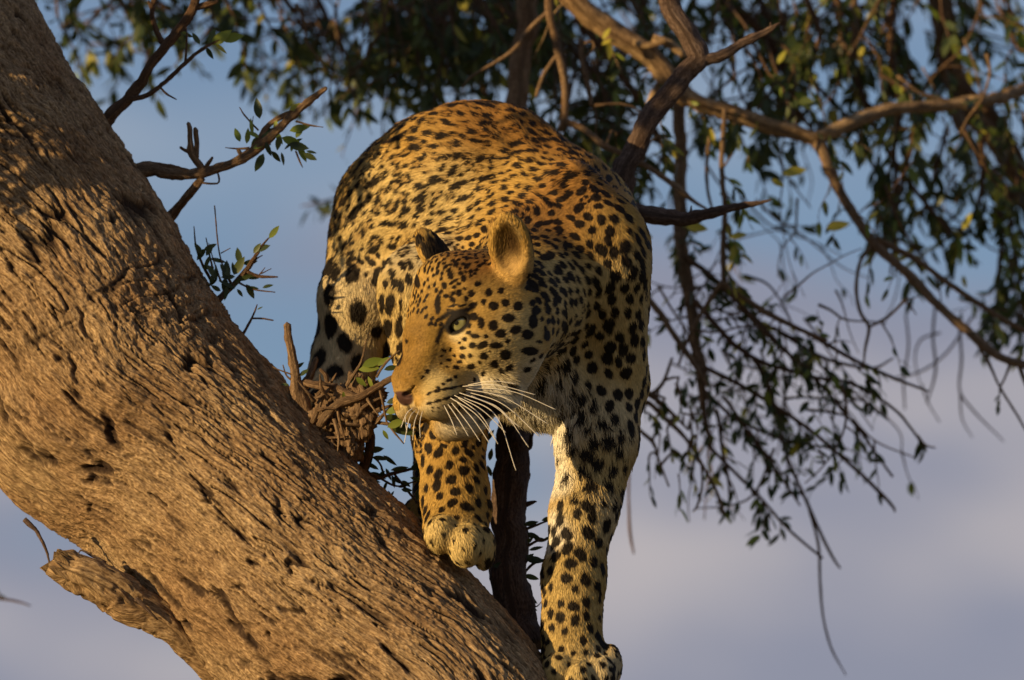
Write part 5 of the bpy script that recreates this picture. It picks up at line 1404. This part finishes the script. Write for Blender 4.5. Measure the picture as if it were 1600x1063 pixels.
# dense overhead masses along the top of the picture
TOP = [((55, 300), (-60, 40), (1500, 2300), 19, (.25, 0, -.55)), ((80, 240), (20, 90), (1700, 2300), 6, (.4, 0, -.6)), ((290, 480), (-60, 50), (1500, 2200), 14, (.1, 0, -.7)), ((380, 560), (20, 120), (1800, 2300), 9, (.2, 0, -.8)), ((560, 700), (-50, 90), (1400, 2200), 40, (0, 0, -.8)), ((600, 760), (40, 150), (1500, 2200), 14, (-.1, 0, -.8)),
       ((690, 880), (-50, 100), (1400, 2300), 58, (.1, 0, -.8)), ((860, 1060), (-50, 160), (1400, 2300), 62, (0, 0, -.8)), ((1050, 1230), (-50, 110), (1450, 2300), 44, (.1, 0, -.8)), ((1200, 1420), (-50, 110), (1450, 2300), 52, (0, 0, -.9)), ((1420, 1620), (-50, 90), (1500, 2300), 22, (.2, 0, -.7)), ((1080, 1300), (110, 240), (1300, 1900), 24, (0, 0, -.7)), ((940, 1010), (180, 280), (1400, 1800), 8, (0, 0, -.7)), ((1540, 1620), (280, 520), (1500, 1900), 14, (-.2, 0, -.7)), ((860, 960), (150, 260), (1500, 2000), 16, (0, 0, -.6))]
TOP = [(a_, b_, c_, int(n_ * (1.45 if a_[1] < 1060 else 0.72)), e_) for a_, b_, c_, n_, e_ in TOP]
for j, (xs, ys, dz, n, dr) in enumerate(TOP):
    xm = (xs[0] + xs[1]) / 2
    rows = [(xs[0] - 40, ys[0] - 160 + random.uniform(-20, 20), dz[0] + 200, 20), (xm, ys[0] - 60, (dz[0] + dz[1]) / 2, 14), (xm + 60, (ys[0] + ys[1]) / 2, (dz[0] + dz[1]) / 2 + 60, 8), (xs[1], ys[1], dz[1] - 200, 4)]
    bough([rows], 'leafy_branch', M_TWIG, twigs=box_twigs(n, xs, ys, dz, dirs=(dr, .75), L=(60, 140), hang=.3, droop=.45, mats=((.93, M_LEAF), (.04, M_GLEAF), (.03, M_YLEAF)) if xm < 1000 else ((.80, M_LEAF), (.15, M_GLEAF), (.05, M_YLEAF)), leaf=(18, 46)), step=12, seg=7)  # right side gets more leaves coloured as sunlit
# long bare twigs threading through the leaves
for _ in range(60):
    x0, y0 = (random.uniform(1000, 1560), random.uniform(-60, 330)) if random.random() < .7 else (random.uniform(420, 1000), random.uniform(-60, 40))
    d0 = random.uniform(1200, 2200); a = random.gauss(-1.35, .35); L = random.uniform(120, 300) if x0 > 1000 else random.uniform(90, 160)
    P = [(x0, y0, d0, random.uniform(3.5, 7))]
    for k_ in range(5):
        a += random.gauss(0, .22); P.append((P[-1][0] + math.cos(a) * L / 5, P[-1][1] - math.sin(a) * L / 5, d0 + 10 * k_, P[-1][3] * .82))
    bough([P], 'bare_twig', M_BOUGH if random.random() < .5 else M_TWIG, twigs=along(P, random.randint(0, 3), .3, 1, .8, nleaf=(1, 4), leaf=(18, 34), mats=((.8, M_LEAF), (.12, M_GLEAF), (.08, M_YLEAF))), step=9, seg=6)
# a few separate soft twigs against the sky
for rr, tw in (([(612, -20, 1500, 6), (600, 40, 1500, 6), (587, 62, 1500, 6), (570, 92, 1500, 5), (548, 118, 1500, 4), (522, 132, 1500, 3)], []), ([(470, -30, 1900, 6), (490, 45, 1900, 6), (506, 75, 1900, 5), (520, 110, 1900, 4), (540, 130, 1900, 3)], [dict(p=q(500, 60, 1900), d=(.2, 0, -1), L=80, nleaf=6, mats=DARKMIX)]),
               ([(620, -30, 2000, 5), (560, 45, 2000, 5), (515, 48, 2000, 3)], [dict(p=q(515, 48, 2000), d=(.3, 0, -1), L=70, nleaf=5, mats=DARKMIX)]), ([(560, 300, 2300, 4), (520, 312, 2300, 4), (490, 318, 2300, 4), (470, 322, 2300, 2)], [dict(p=q(540, 306, 2300), d=(-1, 0, -.15), L=80, nleaf=9, leaf=(28, 38), mats=DARKMIX, droop=.1, hang=.1)]),
               ([(-60, 930, 1500, 6), (0, 936, 1500, 5), (30, 941, 1500, 4), (48, 947, 1500, 2)], [dict(p=q(0, 936, 1500), d=(.1, 0, 1), L=24, nleaf=3, leaf=(12, 18), mats=DARKMIX, droop=0)]), ([(540, 130, 1900, 3), (545, 160, 1900, 3), (541, 175, 1900, 2)], []), ([(620, 120, 1700, 5), (600, 170, 1700, 4), (598, 220, 1700, 3)], [dict(p=q(600, 140, 1700), d=(0, 0, -1), L=90, nleaf=8, leaf=(24, 36), mats=DARKMIX)])):
    bough([rr], 'drooping_twig', M_TWIG, twigs=tw, step=8, seg=6)
# single lit yellow leaves that stand out
for (x, y, d, ang, L) in ((1222, 272, 1100, 12, 40), (1205, 280, 1100, -30, 24), (1070, 352, 1050, -10, 38), (1020, 372, 1050, 160, 26), (1140, 372, 1050, 15, 28), (1290, 358, 1150, 15, 40), (1358, 345, 1200, 50, 20), (1504, 360, 1500, 65, 32), (1505, 430, 1500, -80, 22), (942, 62, 1100, 60, 22), (940, 70, 1100, 30, 18), (1340, 95, 1600, 70, 26), (1205, 125, 1300, 10, 22), (1215, 100, 1300, 60, 26), (1040, 220, 1150, -60, 34), (1110, 200, 1150, -80, 30)):
    a = math.radians(ang); BGL.append(((q(x, y, d), np.array([math.cos(a), .1, math.sin(a)]), np.array([-.6, -.9, .2]), L, 3, M_YLEAF), None))
tw_host = [o for o in leafy_tree.children if o.name.startswith('lit_twig')][0]
BGL = [(it, o or tw_host) for it, o in BGL]
def seen(it):
    x, y = it[0][0], -it[0][2]
    return -20 < x < 1620 and -15 < y < 1070 and not (560 < x < 990 and y > 230)
vis = [i for i, (it, o) in enumerate(BGL) if seen(it)]
vis.sort(key=lambda i: -BGL[i][0][3] * (1.35 if BGL[i][0][0][2] < -130 else 1.0) * (1 + .3 * (BGL[i][0][5] is M_YLEAF)))
chosen = set(vis[:298])
byo = {}
for i, (it, o) in enumerate(BGL): byo.setdefault(o.name, []).append((i, it))
rest = []
for nm, its in byo.items():
    LeafBag().objects(bpy.data.objects[nm], [it for i, it in its if i in chosen])
    rest += [it for i, it in its if i not in chosen]
LeafBag().stuff(leafy_tree, rest)
print('bg leaves', len(BGL), len(vis), round(time.time() - T0, 1))

# ------------------------------------------------------------------ unseen leaf clumps added past the left edge to shade trunk top and background
def shade_crown(center, radii, n, rows_list, thick=1.0):
    bt, bag = Batch(), LeafBag()
    for rows in rows_list: bt.tube(rows, step=16, seg=8, rough=.12, seed=sd())
    for _ in range(n):
        u = rnd(); u = unit(u) * random.random() ** 0.4
        p = np.array(center) + u * np.array(radii)
        twiglet(bt, bag, p, unit(rnd()) + np.array([0, 0, -.3]), random.uniform(70, 150), 3.5, .5, random.randint(9, 14), (26, 42), DARKMIX, sd())
    o = bt.obj('leafy_branch', M_BOUGH, leaning_tree)  # unseen branch, added to cast shade
    bag.stuff(o, bag.L)
shade_crown(q(-330, -300, 760), (300, 330, 330), 170, [[(-220, 0, 470, 60), (-300, -120, 600, 50), (-360, -280, 760, 40), (-320, -480, 850, 24)]])
shade_crown(q(-330, -130, -10), (230, 250, 130), 140, [[(-240, -60, 450, 40), (-330, -110, 250, 34), (-350, -140, 20, 24), (-320, -180, -200, 10)]])
shade_crown(q(-380, -220, 1450), (190, 230, 380), 150, [[(-260, -60, 480, 44), (-340, -160, 900, 34), (-380, -230, 1400, 22), (-400, -260, 1800, 8)]])
shade_crown(q(-430, 0, -170), (190, 120, 165), 80, [[(-260, -60, 430, 40), (-360, -60, 200, 30), (-420, -20, -60, 22), (-450, 30, -220, 12)]])
shade_crown(q(-340, -320, -540), (150, 110, 70), 45, [[(-330, -200, 480, 34), (-380, -330, 100, 24), (-360, -340, -300, 18), (-330, -320, -560, 12)]])  # added to shade the dead fork
print('all', round(time.time() - T0, 1))
